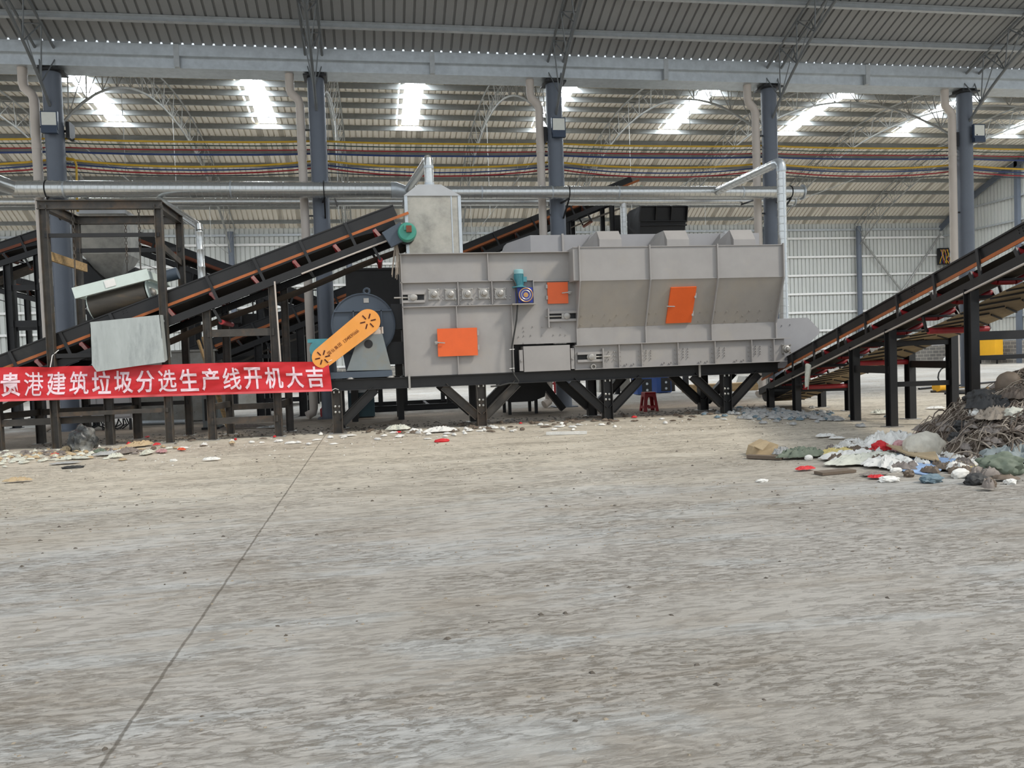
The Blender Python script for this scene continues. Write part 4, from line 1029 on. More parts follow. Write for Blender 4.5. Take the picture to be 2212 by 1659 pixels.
# ---------------------------------------------------------------- ducts
def ridged(mb, p, q, r, pitch=.14, n=20, ridge=.006):
    p, q = V(p), V(q); L = (q - p).length; N = max(1, int(L / pitch)); pts = []; rr = []
    for k in range(N):
        for f, e in ((0, 0), (.86, 0), (.90, ridge), (.97, ridge)):
            pts.append(p.lerp(q, (k + f) / N)); rr.append(r + e)
    pts.append(q); rr.append(r); return mb.tube(pts, rr, n)
def ducts():
    Y = 19.55
    xa, xh, xb = at(30, 405, Y=Y).x, at(845, 408, Y=Y).x, at(1734, 415, Y=Y).x
    zl, zr = 5.56, 5.475
    t = thing('main_duct', 'long shiny spiral duct running across the hall in front of the slate columns', 'duct', ((xa + xb) / 2, Y, 5.2))
    build('section', ridged(MB(), (xa, Y, zl), (xh, Y, zl - .03), .192), 'duct', t)
    build('reducer', MB().tube([(xh, Y, zl - .03), (xh + .1, Y, zl - .03), (xh + .32, Y, zr + .01), (xh + .5, Y, zr)], [.2, .2, .16, .16], 20), 'galv', t)
    build('section', ridged(MB(), (xh + .5, Y, zr), (xb, Y, zr), .158), 'duct', t)
    build('end_flange', MB().lathe([(.20, -.03), (.20, 0), (.15, .004)], (xb, Y, zr), (1, 0, 0), 22), 'galv', t)
    for px in (141, 500, 1040, 1192, 1335, 1602): 
        x = at(px, 410, Y=Y).x; rr = .20 if x < xh else .166; build('band', MB().cyl((x - .02, Y, zl - .015 if x < xh else zr), (x + .02, Y, zl - .015 if x < xh else zr), rr, 22), 'galv', t)
    e0 = V((xa, Y, zl)); e1 = e0 + V((-.3, -.35, .12)); e2 = e0 + V((-1.3, -1.8, .62))
    build('branch', MB().tube([e0 + V((.25, 0, 0)), e0 + V((.05, -.02, 0)), e0.lerp(e1, .6), e1, e2], .17, 18), 'duct', t)
    for i, x in enumerate(COLX[1:5]):
        z = zl - .01 if x < xh else zr; rr = .2 if x < xh else .166
        xx = x + (-.02, .12, .16, .24)[i]
        b = MB().tube([(xx, Y + rr * math.sin(a), z + rr * math.cos(a)) for a in [2 * PI * k / 18 for k in range(19)]], .014, 6)
        b.bar((xx, Y - .05, z - rr), (x + .1, YC - .2, z - rr - .42), .035, .035); b.bar((xx, Y, z - rr), (x + .05, YC - .2, z - rr - .03), .04, .04)
        build('hanger_bracket', b, 'black', t)
    # thinner duct behind the columns
    Y2 = 22.4; za, zb = 5.83, 5.80
    xa2, xb2 = at(-40, 430, Y=Y2).x, at(1716, 432, Y=Y2).x
    t2 = thing('rear_duct', 'thinner spiral duct running behind the slate columns just under the main duct', 'duct', ((xa2 + xb2) / 2, Y2, 5.6))
    build('section', ridged(MB(), (xa2, Y2, za), (xb2, Y2, zb), .115), 'duct', t2)
    build('end_flange', MB().lathe([(.15, -.03), (.15, 0), (.1, .004)], (xb2, Y2, zb), (1, 0, 0), 20), 'galv', t2)
    xd = at(1347, 470, Y=Y2).x; build('drop', ridged(MB(), (xd, Y2, zb - .05), (xd, Y2, 3.2), .10), 'duct', t2)
    for x in (COLX[1] + .3, COLX[2] + .3, COLX[3] + .3, COLX[4] + .25): build('hanger_bracket', MB().bar((x, YC + .15, za - .2), (x, Y2, za - .13), .04, .04), 'black', t2, smooth=False)
    # elbowed riser on the right
    x = 8.93; y = 16.1; zt = at(1690, 350, Y=y).z
    t3 = thing('elbow_duct', 'upright spiral duct with an elbow at the right end of the machine', 'duct', (x, y, 2.0))
    build('riser', ridged(MB(), (x - .02, y, 1.95), (x, y, zt - .2), .098, .16), 'duct', t3)
    j = at(1548, 414, Y=Y - .1)
    p1 = V((x, y, zt - .2)); p2 = V((x, y + .25, zt + .02)); 
    build('elbow', MB().tube([p1, (x, y, zt - .1), (x, y + .03, zt - .04), (x, y + .1, zt + .01), p2], .104, 18), 'galv', t3)
    build('branch', ridged(MB(), p2, (j.x, Y - .1, zr), .098, .2), 'duct', t3)
    build('seam_strip', MB().box(x - .012, x + .012, y - .104, y - .096, 2.0, zt - .25), 'galv', t3, smooth=False)
    # left branch
    xl = -3.42; yl = 17.0; ztl = at(428, 488, Y=yl).z
    t4 = thing('branch_duct', 'short galvanised branch duct dropping behind the right post of the magnet frame', 'duct', (xl, yl, 2.7))
    build('riser', ridged(MB(), (xl, yl, 2.75), (xl, yl, ztl - .1), .075, .3), 'duct', t4)
    build('branch', MB().tube([(xl, yl, ztl - .1), (xl - .01, yl + .03, ztl), (xl - .08, yl + .15, ztl + .05), at(345, 432, Y=Y)], .078, 16), 'duct', t4)
ducts()
def nz3(p, s, seed): return noise.noise(V((p[0] * s + seed * 3.7, p[1] * s - seed * 1.9, p[2] * s + seed)))
def crease(p, seed):
    a = 1 - abs(nz3(p, 1.6, seed)) * 2; b = 1 - abs(nz3(p, 3.7, seed + 3)) * 2; c = 1 - abs(nz3(p, 8.1, seed + 6)) * 2
    return .42 * a + .34 * b + .24 * c
def lump(p, sx, sy, sz, seed, rot=0., sub=4, amp=.35, fr=2.2):
    bm = bmesh.new(); bmesh.ops.create_icosphere(bm, subdivisions=sub, radius=1.0); mb = MB()
    vs = []
    for v in bm.verts:
        c = v.co; k = .9 + amp * .8 * nz3(c, fr, seed) + amp * .75 * (crease(c, seed + 5) - .5)
        q = V((c.x * k * sx, c.y * k * sy, max(c.z * k, -.55) * sz)); q = Matrix.Rotation(rot, 3, 'Z') @ q
        vs.append(q)
    mz = min(v.z for v in vs); vs = [V(p) + v - V((0, 0, mz)) for v in vs]
    mb.add(vs, [tuple(v.index for v in f.verts) for f in bm.faces]); bm.free(); return mb
def rag(p, sx, sy, h, seed, rot=0., n=24, fr=3.):
    R_ = Matrix.Rotation(rot, 3, 'Z')
    def fn(u, v):
        a, b = u * 2 - 1, v * 2 - 1; th = math.atan2(b, a); r = max(abs(a), abs(b))
        # ragged outline: square ring mapped to an uneven round one
        R0 = 1 + .35 * nz3((math.cos(th), math.sin(th), 0), 1.5, seed + 9) + .18 * nz3((math.cos(th), math.sin(th), 0), 4.5, seed + 4)
        x, y = math.cos(th) * r * R0, math.sin(th) * r * R0
        z = h * max(0, .22 + .8 * crease((x * 1.8, y * 1.8, .3), seed)) * (1 - .85 * r ** 3) + .004 + .012 * r * (1 if n > 8 else .3)
        q = R_ @ V((x * sx, y * sy, z)); return V(p) + q
    return MB().shell(fn, n, n, (0, 0, .005))
# ================================================================ BACKGROUND EQUIPMENT
def background():
    # galvanised hopper behind the magnet frame
    Y = 21.6; a = at(172, 478, Y=Y); b = at(268, 478, Y=Y); zb = at(220, 548, Y=Y).z; zt = at(220, 462, Y=Y).z; ap = at(232, 612, Y=Y)
    t = thing('hopper', 'pale galvanised hopper with a pointed bottom seen through the magnet frame', 'hopper', ((a.x + b.x) / 2, 22.2, 0))
    build('bin', MB().box(a.x, b.x, Y, Y + 1.2, zb, zt), 'conc', t, smooth=False)
    build('cone', MB().hexa([(ap.x - .12, Y + .5, ap.z), (ap.x + .12, Y + .5, ap.z), (ap.x + .12, Y + .75, ap.z), (ap.x - .12, Y + .75, ap.z), (a.x, Y, zb), (b.x, Y, zb), (b.x, Y + 1.2, zb), (a.x, Y + 1.2, zb)]), 'conc', t, smooth=False)
    build('lid', MB().box(a.x - .05, b.x + .05, Y - .05, Y + 1.25, zt, zt + .1), 'cap', t, smooth=False)
    c0, c1 = at(178, 575, Y=Y + .02).x, at(292, 575, Y=Y + .02).x; zc = at(235, 578, Y=Y).z
    bb = MB().prism([(c0, Y + .02, zb - .1), (ap.x, Y + .02, ap.z - .02), (c1, Y + .02, zb - .35), (c1, Y + .02, zc - 1.0), (c0, Y + .02, zc - 1.0)], (0, 1.1, 0)); build('base_box', bb, 'black', t, 'black base box', smooth=False)
    for x in (c0 + .1, c1 - .1):
        for y in (Y + .1, Y + 1.05): build('leg', MB().bar((x, y, 0), (x, y, zc - .9), .14, .14, (1, 0, 0)), 'black', t, smooth=False)
    x = at(157, 560, Y=20.75).x; z0, z1 = 0, at(157, 470, Y=20.75).z
    tag(build('square_duct', MB().box(x - .10, x + .10, 20.7, 20.92, .0, z1), 'galv', smooth=False), 'upright square galvanised duct close to the right of the leftmost slate column', 'duct')
    # painted bin low behind the banner
    Y = 21.3; x0, x1 = at(288, 850, Y=Y).x, at(468, 850, Y=Y).x; zt = at(400, 756, Y=Y).z
    t = thing('settling_bin', 'low dusty concrete grey bin behind the right legs of the magnet frame', 'bin', ((x0 + x1) / 2, Y + .8, 0))
    q = MB().box(x0, x1, Y, Y + 1.6, .02, zt)
    for i in range(9):
        for z in (.25, .75, 1.25): q.bolts([(x0 + .15 + i * (x1 - x0 - .3) / 8, Y, z)], (0, -1, 0), .02, .02)
    build('body', q, 'stain', t, smooth=False); build('rim', MB().box(x0 - .04, x1 + .04, Y - .04, Y + 1.64, zt - .05, zt), 'stain', t, smooth=False)
    # grey control cabinet on a stand
    Y = 19.4; x0, x1 = at(172, 880, Y=Y).x, at(283, 880, Y=Y).x; zb = at(225, 906, Y=Y).z
    t = thing('control_cabinet', 'pale grey control cabinet on a dark stand under the red banner', 'cabinet', ((x0 + x1) / 2, Y + .2, 0))
    build('body', MB().box(x0, x1, Y, Y + .45, zb, zb + .95), 'bluegrey', t, smooth=False)
    for f in (.02, .35, .68): build('cabinet_door', MB().box(x0 + (x1 - x0) * f, x0 + (x1 - x0) * (f + .3), Y - .015, Y, zb + .04, zb + .9), 'bluegrey', t, smooth=False)
    for x in (x0 + .04, x1 - .04):
        for y in (Y + .04, Y + .4): build('leg', MB().bar((x, y, 0), (x, y, zb), .05, .05, (1, 0, 0)), 'black', t, smooth=False)
    cbs = MB()
    for k in range(16):
        x = x0 + .15 + RND.random() * (x1 - x0 - .3); cbs.tube([(x, Y + .2, zb), (x + RND.uniform(-.1, .1), Y + .15, zb * .5), (x + RND.uniform(-.3, .3), Y + .1 + RND.random() * .2, .02)], .016, 5)
    build('cable_loom', cbs, 'black', t)
    # black feed hopper left of the machine
    Y = 18.4; x0, x1 = at(748, 640, Y=Y).x, at(864, 640, Y=Y).x; z1 = at(800, 579, Y=Y).z
    t = thing('feed_box', 'tall plain black feed box standing behind the slate blue blower', 'feed box', ((x0 + x1) / 2, Y + .6, 0))
    build('box', MB().box(x0, x1, Y, Y + 1.2, 1.3, z1), 'dark', t, smooth=False)
    build('rim', MB().box(x0 - .03, x1 + .03, Y - .03, Y + 1.23, z1 - .05, z1), 'dark', t, smooth=False)
    for x in (x0 + .08, x1 - .08):
        for y in (Y + .1, Y + 1.1): build('leg', MB().bar((x, y, 0), (x, y, 1.3), .14, .14, (1, 0, 0)), 'dark', t, smooth=False)
    # ribbed black hopper high behind the plenum
    Y = 24.; x0, x1 = at(1380, 470, Y=Y).x, at(1480, 470, Y=Y).x; xl = at(1353, 470, Y=Y + .2).x; z1 = at(1430, 447, Y=Y).z; z0 = at(1430, 499, Y=Y).z - .3
    t = thing('ribbed_hopper', 'black ribbed hopper showing above the plenum right of the distant conveyor', 'hopper', ((x0 + x1) / 2, Y + .8, 0))
    build('panel', MB().prism([(x0, Y, z0), (x1 - .06, Y, z0), (x1 + .02, Y - .12, z1), (x0, Y - .12, z1)], (0, .03, 0)), 'black', t, smooth=False)
    build('side_panel', MB().prism([(x0, Y - .1, z0), (x0, Y - .1, z1), (xl + .18, Y + .4, z1 - .05), (xl, Y + .6, z1 - .35), (xl, Y + .6, z0)], (0, .03, 0)), 'black', t, smooth=False)
    build('back_panel', MB().box(xl, x1, Y + 1.4, Y + 1.43, z0, z1), 'black', t, smooth=False)
    zs = at(1430, 480, Y=Y).z; zs2 = at(1430, 489, Y=Y).z
    build('shelf_rib', MB().box(x0, x1, Y - .16, Y, zs, zs + .03).box(x0, x1, Y - .14, Y, zs2, zs2 + .04).box(x0, x1, Y - .2, Y - .1, z1 - .03, z1), 'black', t, smooth=False)
    for f in (0, .33, .66, 1): x = x0 + (x1 - x0) * f; build('rib', MB().bar((x, Y - .06, zs), (x, Y - .2, z1), .03, .12, (0, 1, 0)), 'black', t, smooth=False)
    for i, f in enumerate((.02, .36, .68)): x = x0 + (x1 - x0) * f; build('inner_plate', MB().box(x + .02, x + .58 * (1 if i < 2 else .9), Y - .03, Y - .02, zs2 + .05, zs), 'conc', t, smooth=False)
    for x in (x0 + .1, x1 - .1):
        for y in (Y + .1, Y + 1.3): build('leg', MB().bar((x, y, 0), (x, y, z0), .15, .15, (1, 0, 0)), 'black', t, smooth=False)
    # dark crusher with rails between the conveyors
    Y = 27.5; x0, x1 = at(470, 720, Y=Y).x, at(690, 720, Y=Y).x; z1 = at(600, 676, Y=Y).z
    t = thing('crusher', 'dark machine with a small handrail seen under the long conveyor', 'machine', ((x0 + x1) / 2, Y + .8, 0))
    build('body', MB().box(x0, x1, Y, Y + 1.8, .9, z1), 'dark', t, smooth=False)
    for x in (x0 + .2, x1 - .2):
        for y in (Y + .2, Y + 1.5): build('leg', MB().bar((x, y, 0), (x, y, .9), .2, .2, (1, 0, 0)), 'dark', t, smooth=False)
    p = at(500, 688, Y=Y - .3); build('motor', MB().cyl((p.x - .3, Y - .25, p.z), (p.x + .3, Y - .25, p.z), .2, 16).box(p.x - .2, p.x + .2, Y - .3, Y + .05, p.z - .5, p.z), 'black', t)
    hb = MB()
    for f in (.35, .5, .65, .8, .95): x = x0 + (x1 - x0) * f; hb.tube([(x, Y + .1, z1), (x, Y + .1, z1 + .75)], .025, 6)
    hb.tube([(x0 + (x1 - x0) * .35, Y + .1, z1 + .75), (x1, Y + .1, z1 + .75)], .025, 6).tube([(x0 + (x1 - x0) * .35, Y + .1, z1 + .4), (x1, Y + .1, z1 + .4)], .02, 6)
    build('handrail', hb, 'black', t)
    # black chute under the machine
    Y = 18.2; x0, x1 = at(1092, 840, Y=Y).x, at(1172, 840, Y=Y).x; zt = .92; zb = at(1130, 868, Y=Y).z
    t = thing('discharge_pan', 'black pan on thin legs in the shade under the sorting machine', 'pan', ((x0 + x1) / 2, Y + .6, 0))
    build('pan', MB().prism([(x0 - .15, Y, zt), (x1 + .15, Y, zt), (x1 + .05, Y, zb + .1), (x1 - .25, Y, zb), (x0 + .1, Y, zb)], (0, 1.1, 0)), 'black', t, smooth=False)
    for x in (x0 + .1, x1 - .15):
        for y in (Y + .1, Y + .9): build('leg', MB().bar((x, y, 0), (x, y, zb + .05), .07, .07, (1, 0, 0)), 'black', t, smooth=False)
    build('spout', MB().bar((x1 + .0, Y + .3, zb + .5), (x1 + .55, Y + .3, .06), .22, .14), 'black', t, smooth=False)
    # steel skid on the floor
    Y = 21.6; x0, x1 = at(800, 880, Y=Y).x, at(990, 880, Y=Y).x
    t = thing('steel_skid', 'low black steel skid frame on the floor behind the machine legs', 'skid', ((x0 + x1) / 2, Y + 1, 0))
    for y in (Y, Y + 2.2): build('rail', MB().ib((x0, y, .08), (x1, y, .08), .16, .1, .014), 'black', t, smooth=False)
    for f in (.0, .33, .66, 1): x = x0 + (x1 - x0) * f; build('tie', MB().bar((x, Y, .1), (x, Y + 2.2, .1), .08, .08), 'black', t, smooth=False)
    for f in (.12, .4, .9):
        for y in (Y + .1, Y + 2.1): x = x0 + (x1 - x0) * f; build('post', MB().bar((x, y, .1), (x, y, 1.5), .12, .12, (1, 0, 0)), 'black', t, smooth=False)
    build('top_rail', MB().bar((x0, Y + .1, 1.5), (x1, Y + .1, 1.5), .12, .14).bar((x0, Y + 2.1, 1.5), (x1, Y + 2.1, 1.5), .12, .14), 'black', t, smooth=False)
    # teal cabinet behind the first leg
    Y = 19.6; x0, x1 = at(752, 870, Y=Y).x, at(809, 870, Y=Y).x; z1 = at(780, 826, Y=Y).z
    t = thing('tool_cabinet', 'dark teal cabinet on the floor behind the first machine leg', 'cabinet', ((x0 + x1) / 2, Y + .25, 0))
    build('body', MB().box(x0, x1, Y, Y + .5, .03, z1), 'cab', t, smooth=False)
    build('panel', MB().box(x0 + .04, x1 - .04, Y - .012, Y, z1 - .25, z1 - .04), 'galv', t, smooth=False)
    for f in (.25, .4, .55): build('knob', MB().cyl((x0 + (x1 - x0) * f, Y - .03, z1 - .14), (x0 + (x1 - x0) * f, Y - .01, z1 - .14), .02, 10), 'black', t)
    build('plinth', MB().box(x0 + .03, x1 - .03, Y + .03, Y + .47, 0, .03), 'black', t, smooth=False)
    # plastic stool
    p = fl(1402, 888); sx, sy = p.x, p.y
    t = thing('plastic_stool', 'dark red plastic stool with arched legs under the sorting machine', 'stool', (sx, sy, 0))
    H = .44; a, b = .125, .175
    build('seat', MB().hexa([(sx - a - .01, sy - a - .01, H - .03), (sx + a + .01, sy - a - .01, H - .03), (sx + a + .01, sy + a + .01, H - .03), (sx - a - .01, sy + a + .01, H - .03), (sx - a, sy - a, H), (sx + a, sy - a, H), (sx + a, sy + a, H), (sx - a, sy + a, H)]), 'stool', t, smooth=False)
    for (dx, dy) in ((0, -1), (1, 0), (0, 1), (-1, 0)):
        e = V((-dy, dx, 0)); o = V((dx, dy, 0)); pl = MB()
        def pt(s_, z): f = 1 - z / H; wdt = a + (b - a) * f; return V((sx, sy, z)) + o * wdt + e * (s_ * wdt)
        ar = [pt(-1, 0), pt(-1, H - .02), pt(1, H - .02), pt(1, 0), pt(.62, 0), pt(.5, .10)]
        ar2 = [pt(.5, .10), pt(-.5, .10), pt(-.62, 0), pt(-1, 0)]
        # panel with arched window: two posts, a foot rail and an arch top
        for s0, s1 in ((-1, -.48), (.48, 1)):
            pl.prism([pt(s0, 0), pt(s1 * (1 if s1 in (-1, 1) else 1.25), 0) if abs(s1) < 1 else pt(s1, 0), pt(s1, H - .03), pt(s0, H - .03)] if abs(s1) < 1 else [pt(s0 * 1.25, 0), pt(s1, 0), pt(s1, H - .03), pt(s0, H - .03)], -o * .012)
        pl.prism([pt(-.5, .07), pt(.5, .07), pt(.48, .13), pt(-.48, .13)], -o * .012)
        arch = [pt(.5 * math.cos(PI * k / 10), .26 + .09 * math.sin(PI * k / 10)) for k in range(11)]
        pl.prism(arch + [pt(-.5, H - .03), pt(.5, H - .03)], -o * .012)
        build('leg_panel', pl, 'stool', t, smooth=False)
    # two welders
    for i, (px, py, lab) in enumerate(((1394, 852, 'blue welding machine with cables, left one of the pair behind the red stool'), (1435, 848, 'blue welding machine with a handle, right one of the pair behind the red stool'))):
        p = fl(px, py + 1); k = p.y / 24.6
        t = thing('welding_machine', lab, 'welder', (p.x, p.y, 0), 'blue welders on the floor')
        build('case', MB().box(p.x - .25, p.x + .25, p.y, p.y + .5, .02, .58), 'weld', t, smooth=False)
        build('front_panel', MB().box(p.x - .1, p.x + .22, p.y - .01, p.y, .06, .5), 'black', t, smooth=False)
        build('handle', MB().tube([(p.x - .15, p.y + .25, .58), (p.x - .12, p.y + .25, .68), (p.x + .12, p.y + .25, .68), (p.x + .15, p.y + .25, .58)], .02, 6), 'black', t)
        for dz in (.15, .35): build('dial', MB().cyl((p.x + .06, p.y - .03, dz), (p.x + .06, p.y - .01, dz), .04, 10), 'galv', t)
    # yellow box on the end wall and coiled cable panel in the corner
    p = at(2135, 752, X=33.6)
    t = thing('yellow_box', 'yellow box on a low stand by the right end wall', 'box', (33.6, p.y, 0))
    build('body', MB().box(33.4, 33.9, p.y - .7, p.y + .7, .45, 1.45), 'yellow', t, smooth=False)
    for y in (p.y - .6, p.y + .6): build('leg', MB().bar((33.6, y, 0), (33.6, y, .45), .06, .06, (1, 0, 0)), 'black', t, smooth=False)
    build('shelf', MB().box(33.4, 33.9, p.y - .9, p.y + .9, .2, .25), 'black', t, smooth=False)
    p = at(2044, 553, Y=43.0)
    t = thing('cable_panel', 'panel of yellow and blue cable ends on the back wall corner', 'cable panel', (p.x, 43.1, p.z - .5))
    build('board', MB().box(p.x - .4, p.x + .5, 43.05, 43.3, p.z - .5, p.z + .5), 'black', t, smooth=False)
    for k in range(14):
        m = ('yel', 'bluc', 'redc', 'yel')[k % 4]; x = p.x - .35 + .06 * k; z = p.z + .4
        build('cable_end', MB().tube([(x, 43.03, z), (x + RND.uniform(-.1, .1), 42.98, z - .3), (x + RND.uniform(-.1, .2), 42.98, z - .6), (x + RND.uniform(-.1, .2), 43.0, z - .85)], .022, 5), m, t)
    # loose pipes on the floor by the rightmost column
    t = None
    for i, (a, b, r, m, lab) in enumerate([((1985, 842), (2160, 826), .03, 'dark', 'thin dark pipe lying highest in the heap by the rightmost slate column'), ((2050, 846), (2180, 836), .035, 'truss', 'pale grey pipe lying in the heap by the rightmost slate column'),
                                   ((2010, 848), (2150, 847), .03, 'rust', 'rusty pipe lying in front of the heap by the rightmost slate column'), ((2040, 852), (2200, 850), .035, 'black', 'black pipe lying nearest the viewer by the rightmost slate column'),
                                   ((2045, 840), (2200, 840), .03, 'wood', 'tan wooden pole in the heap by the rightmost slate column')]):
        p, q = fl(*a), fl(*b); h = r + .03 * (i % 2) * 0
        tag(build('steel_pipe', MB().tube([p + V((0, 0, h)), q + V((0, 0, h))], r, 8), m), lab, 'pipe', 'loose pipes by the rightmost column')
    p = fl(2022, 848); tag(build('paint_bucket', MB().lathe([(.13, 0), (.15, .3), (.13, .3), (.12, .05)], (p.x, p.y, .15), (1, .2, 0), 18), 'yellow'), 'yellow bucket lying on its side left of the rightmost downpipe', 'bucket')
    p = fl(2052, 838); tag(build('hose_coil', MB().tube([(p.x + .3 * math.cos(a), p.y + .1, .32 + .3 * math.sin(a)) for a in [.45 * k for k in range(24)]], .02, 6), 'rubber'), 'black hose coil leaning by the rightmost downpipe', 'hose')
    p = at(2056, 785, Z=0.0); p = fl(2058, 789)
    bb = MB().lathe([(.05, 0), (.45, .02), (.5, .3), (.3, .6), (.05, .72)], (p.x, p.y, 0), (.1, 0, 1), 12); tag(build('white_sack', bb, 'white'), 'white sack standing far back left of the rightmost downpipe', 'sack')
    # pallets and slabs far behind, seen through the legs
    for (px, py, w_, h_, m, lab) in ((1330, 846, .6, .55, 'stain', 'pale concrete block far behind the third machine leg'), (1660, 832, .9, .35, 'stain', 'pale block with pipes far behind the last machine leg'), (1570, 846, 1.2, .25, 'wood', 'low timber stack far behind the fourth machine leg'),
                                     (530, 872, .55, .5, 'stain', 'grey sandbag heap seen under the banner between the conveyor legs')):
        p = fl(px, py); tag(build('block', MB().hexa([(p.x - w_, p.y, 0), (p.x + w_, p.y, 0), (p.x + w_, p.y + .8, 0), (p.x - w_, p.y + .8, 0), (p.x - w_ * .9, p.y + .1, h_), (p.x + w_ * .9, p.y + .1, h_), (p.x + w_ * .9, p.y + .7, h_), (p.x - w_ * .9, p.y + .7, h_)]), m, smooth=False), lab, 'block')
    p = fl(1193, 850); t = thing('red_stand', 'thin red steel stand far behind seen left of the downpipe under the machine', 'stand', (p.x, p.y, 0))
    for dx in (-.1, .1): build('post', MB().bar((p.x + dx, p.y, 0), (p.x + dx, p.y, .9), .07, .07, (1, 0, 0)), 'red', t, smooth=False)
    build('bar', MB().bar((p.x - .15, p.y, .35), (p.x + .15, p.y, .35), .06, .06), 'red', t, smooth=False)
    p = fl(703, 902); tag(build("red_sack", lump((p.x, p.y + .15, 0), .14, .12, .22, 77), mat('red sack cloth', (150, 40, 44), .7), ang=.7), 'dark red sack behind the foot of the second downpipe', 'sack')
    a, b = fl(292, 919), fl(402, 916); tag(build('pale_pipe', MB().tube([a + V((0, 0, .06)), b + V((0, 0, .06))], .06, 12), 'galv'), 'pale metal pipe on the floor before the settling bin', 'pipe')
    Y = 18.3; x0, x1 = at(437, 890, Y=Y).x, at(470, 890, Y=Y).x; z1 = at(450, 852, Y=Y).z
    t = thing('pump_unit', 'grey green box unit on the floor behind the right post of the magnet frame', 'box', ((x0 + x1) / 2, Y + .2, 0))
    build('body', MB().box(x0, x1, Y, Y + .5, .05, z1), 'ped', t, smooth=False); build('base', MB().box(x0 - .03, x1 + .03, Y - .03, Y + .53, 0, .05), 'black', t, smooth=False); build('panel', MB().box(x0 + .05, x1 - .05, Y - .01, Y, .2, z1 - .1), 'dark', t, smooth=False)
    for i, (a, b, lab) in enumerate((((428, 735), (450, 800), 'left one of two timber strips leaning behind the conveyor leg'), ((438, 728), (458, 800), 'right one of two timber strips leaning behind the conveyor leg'))):
        p, q = at(*a, Y=18.2), at(*b, Y=18.0); e = q + (q - p) * (q.z / (p.z - q.z)); e.z = .02
        tag(build('timber_strip', MB().bar(p, e, .05, .05), 'wood', smooth=False), lab, 'timber', 'timber strips leaning by the conveyor')
background()

# ================================================================ WASTE AND LITTER
for nm, c in dict(l_white=(226, 224, 218), l_grey=(168, 168, 166), l_dark=(52, 52, 52), l_red=(206, 40, 46), l_blue=(150, 178, 216), l_teal=(104, 124, 134), l_tan=(186, 164, 130), l_green=(104, 114, 98), l_brown=(108, 94, 80), l_yellow=(214, 196, 128), l_pale=(206, 206, 192), l_mauve=(130, 121, 114), l_strip=(156, 144, 130), l_strip2=(94, 82, 72), l_slab=(142, 150, 150), l_orange=(220, 96, 60), l_crumb=(140, 128, 110), l_crumbd=(84, 76, 66), l_pink=(196, 150, 150), l_sack=(196, 190, 176)).items():
    MT[nm] = mat('waste ' + nm[2:], c, .65, 0, .18, 7, dust=tuple(int(x * .8) for x in c), dcover=.35)
def T_(px, py): p = fl(px, py); return V((p.x, p.y, 0))
def put(kind, name, px, py, size, m, label, cat, seed, rot=0., lift=0., group=None, **kw):
    p = T_(px, py) + V((0, 0, lift))
    mb = lump(p, *size, seed, rot, **kw) if kind == 'lump' else rag(p, *size, seed, rot, **kw)
    return tag(build(name, mb, m, ang=.7), label, cat, group)
PILE = V((8.55, 8.15, 0))
def pile_h(x, y):
    r = math.hypot((x - 8.75) / 2.35, (y - 8.35) / 1.75)
    return max(0, 1.22 * (1 - r) ** .85 if r < 1 else 0) + .10 * noise.noise(V((x * 2.3, y * 2.3, 0))) * (1 if r < 1 else 0)
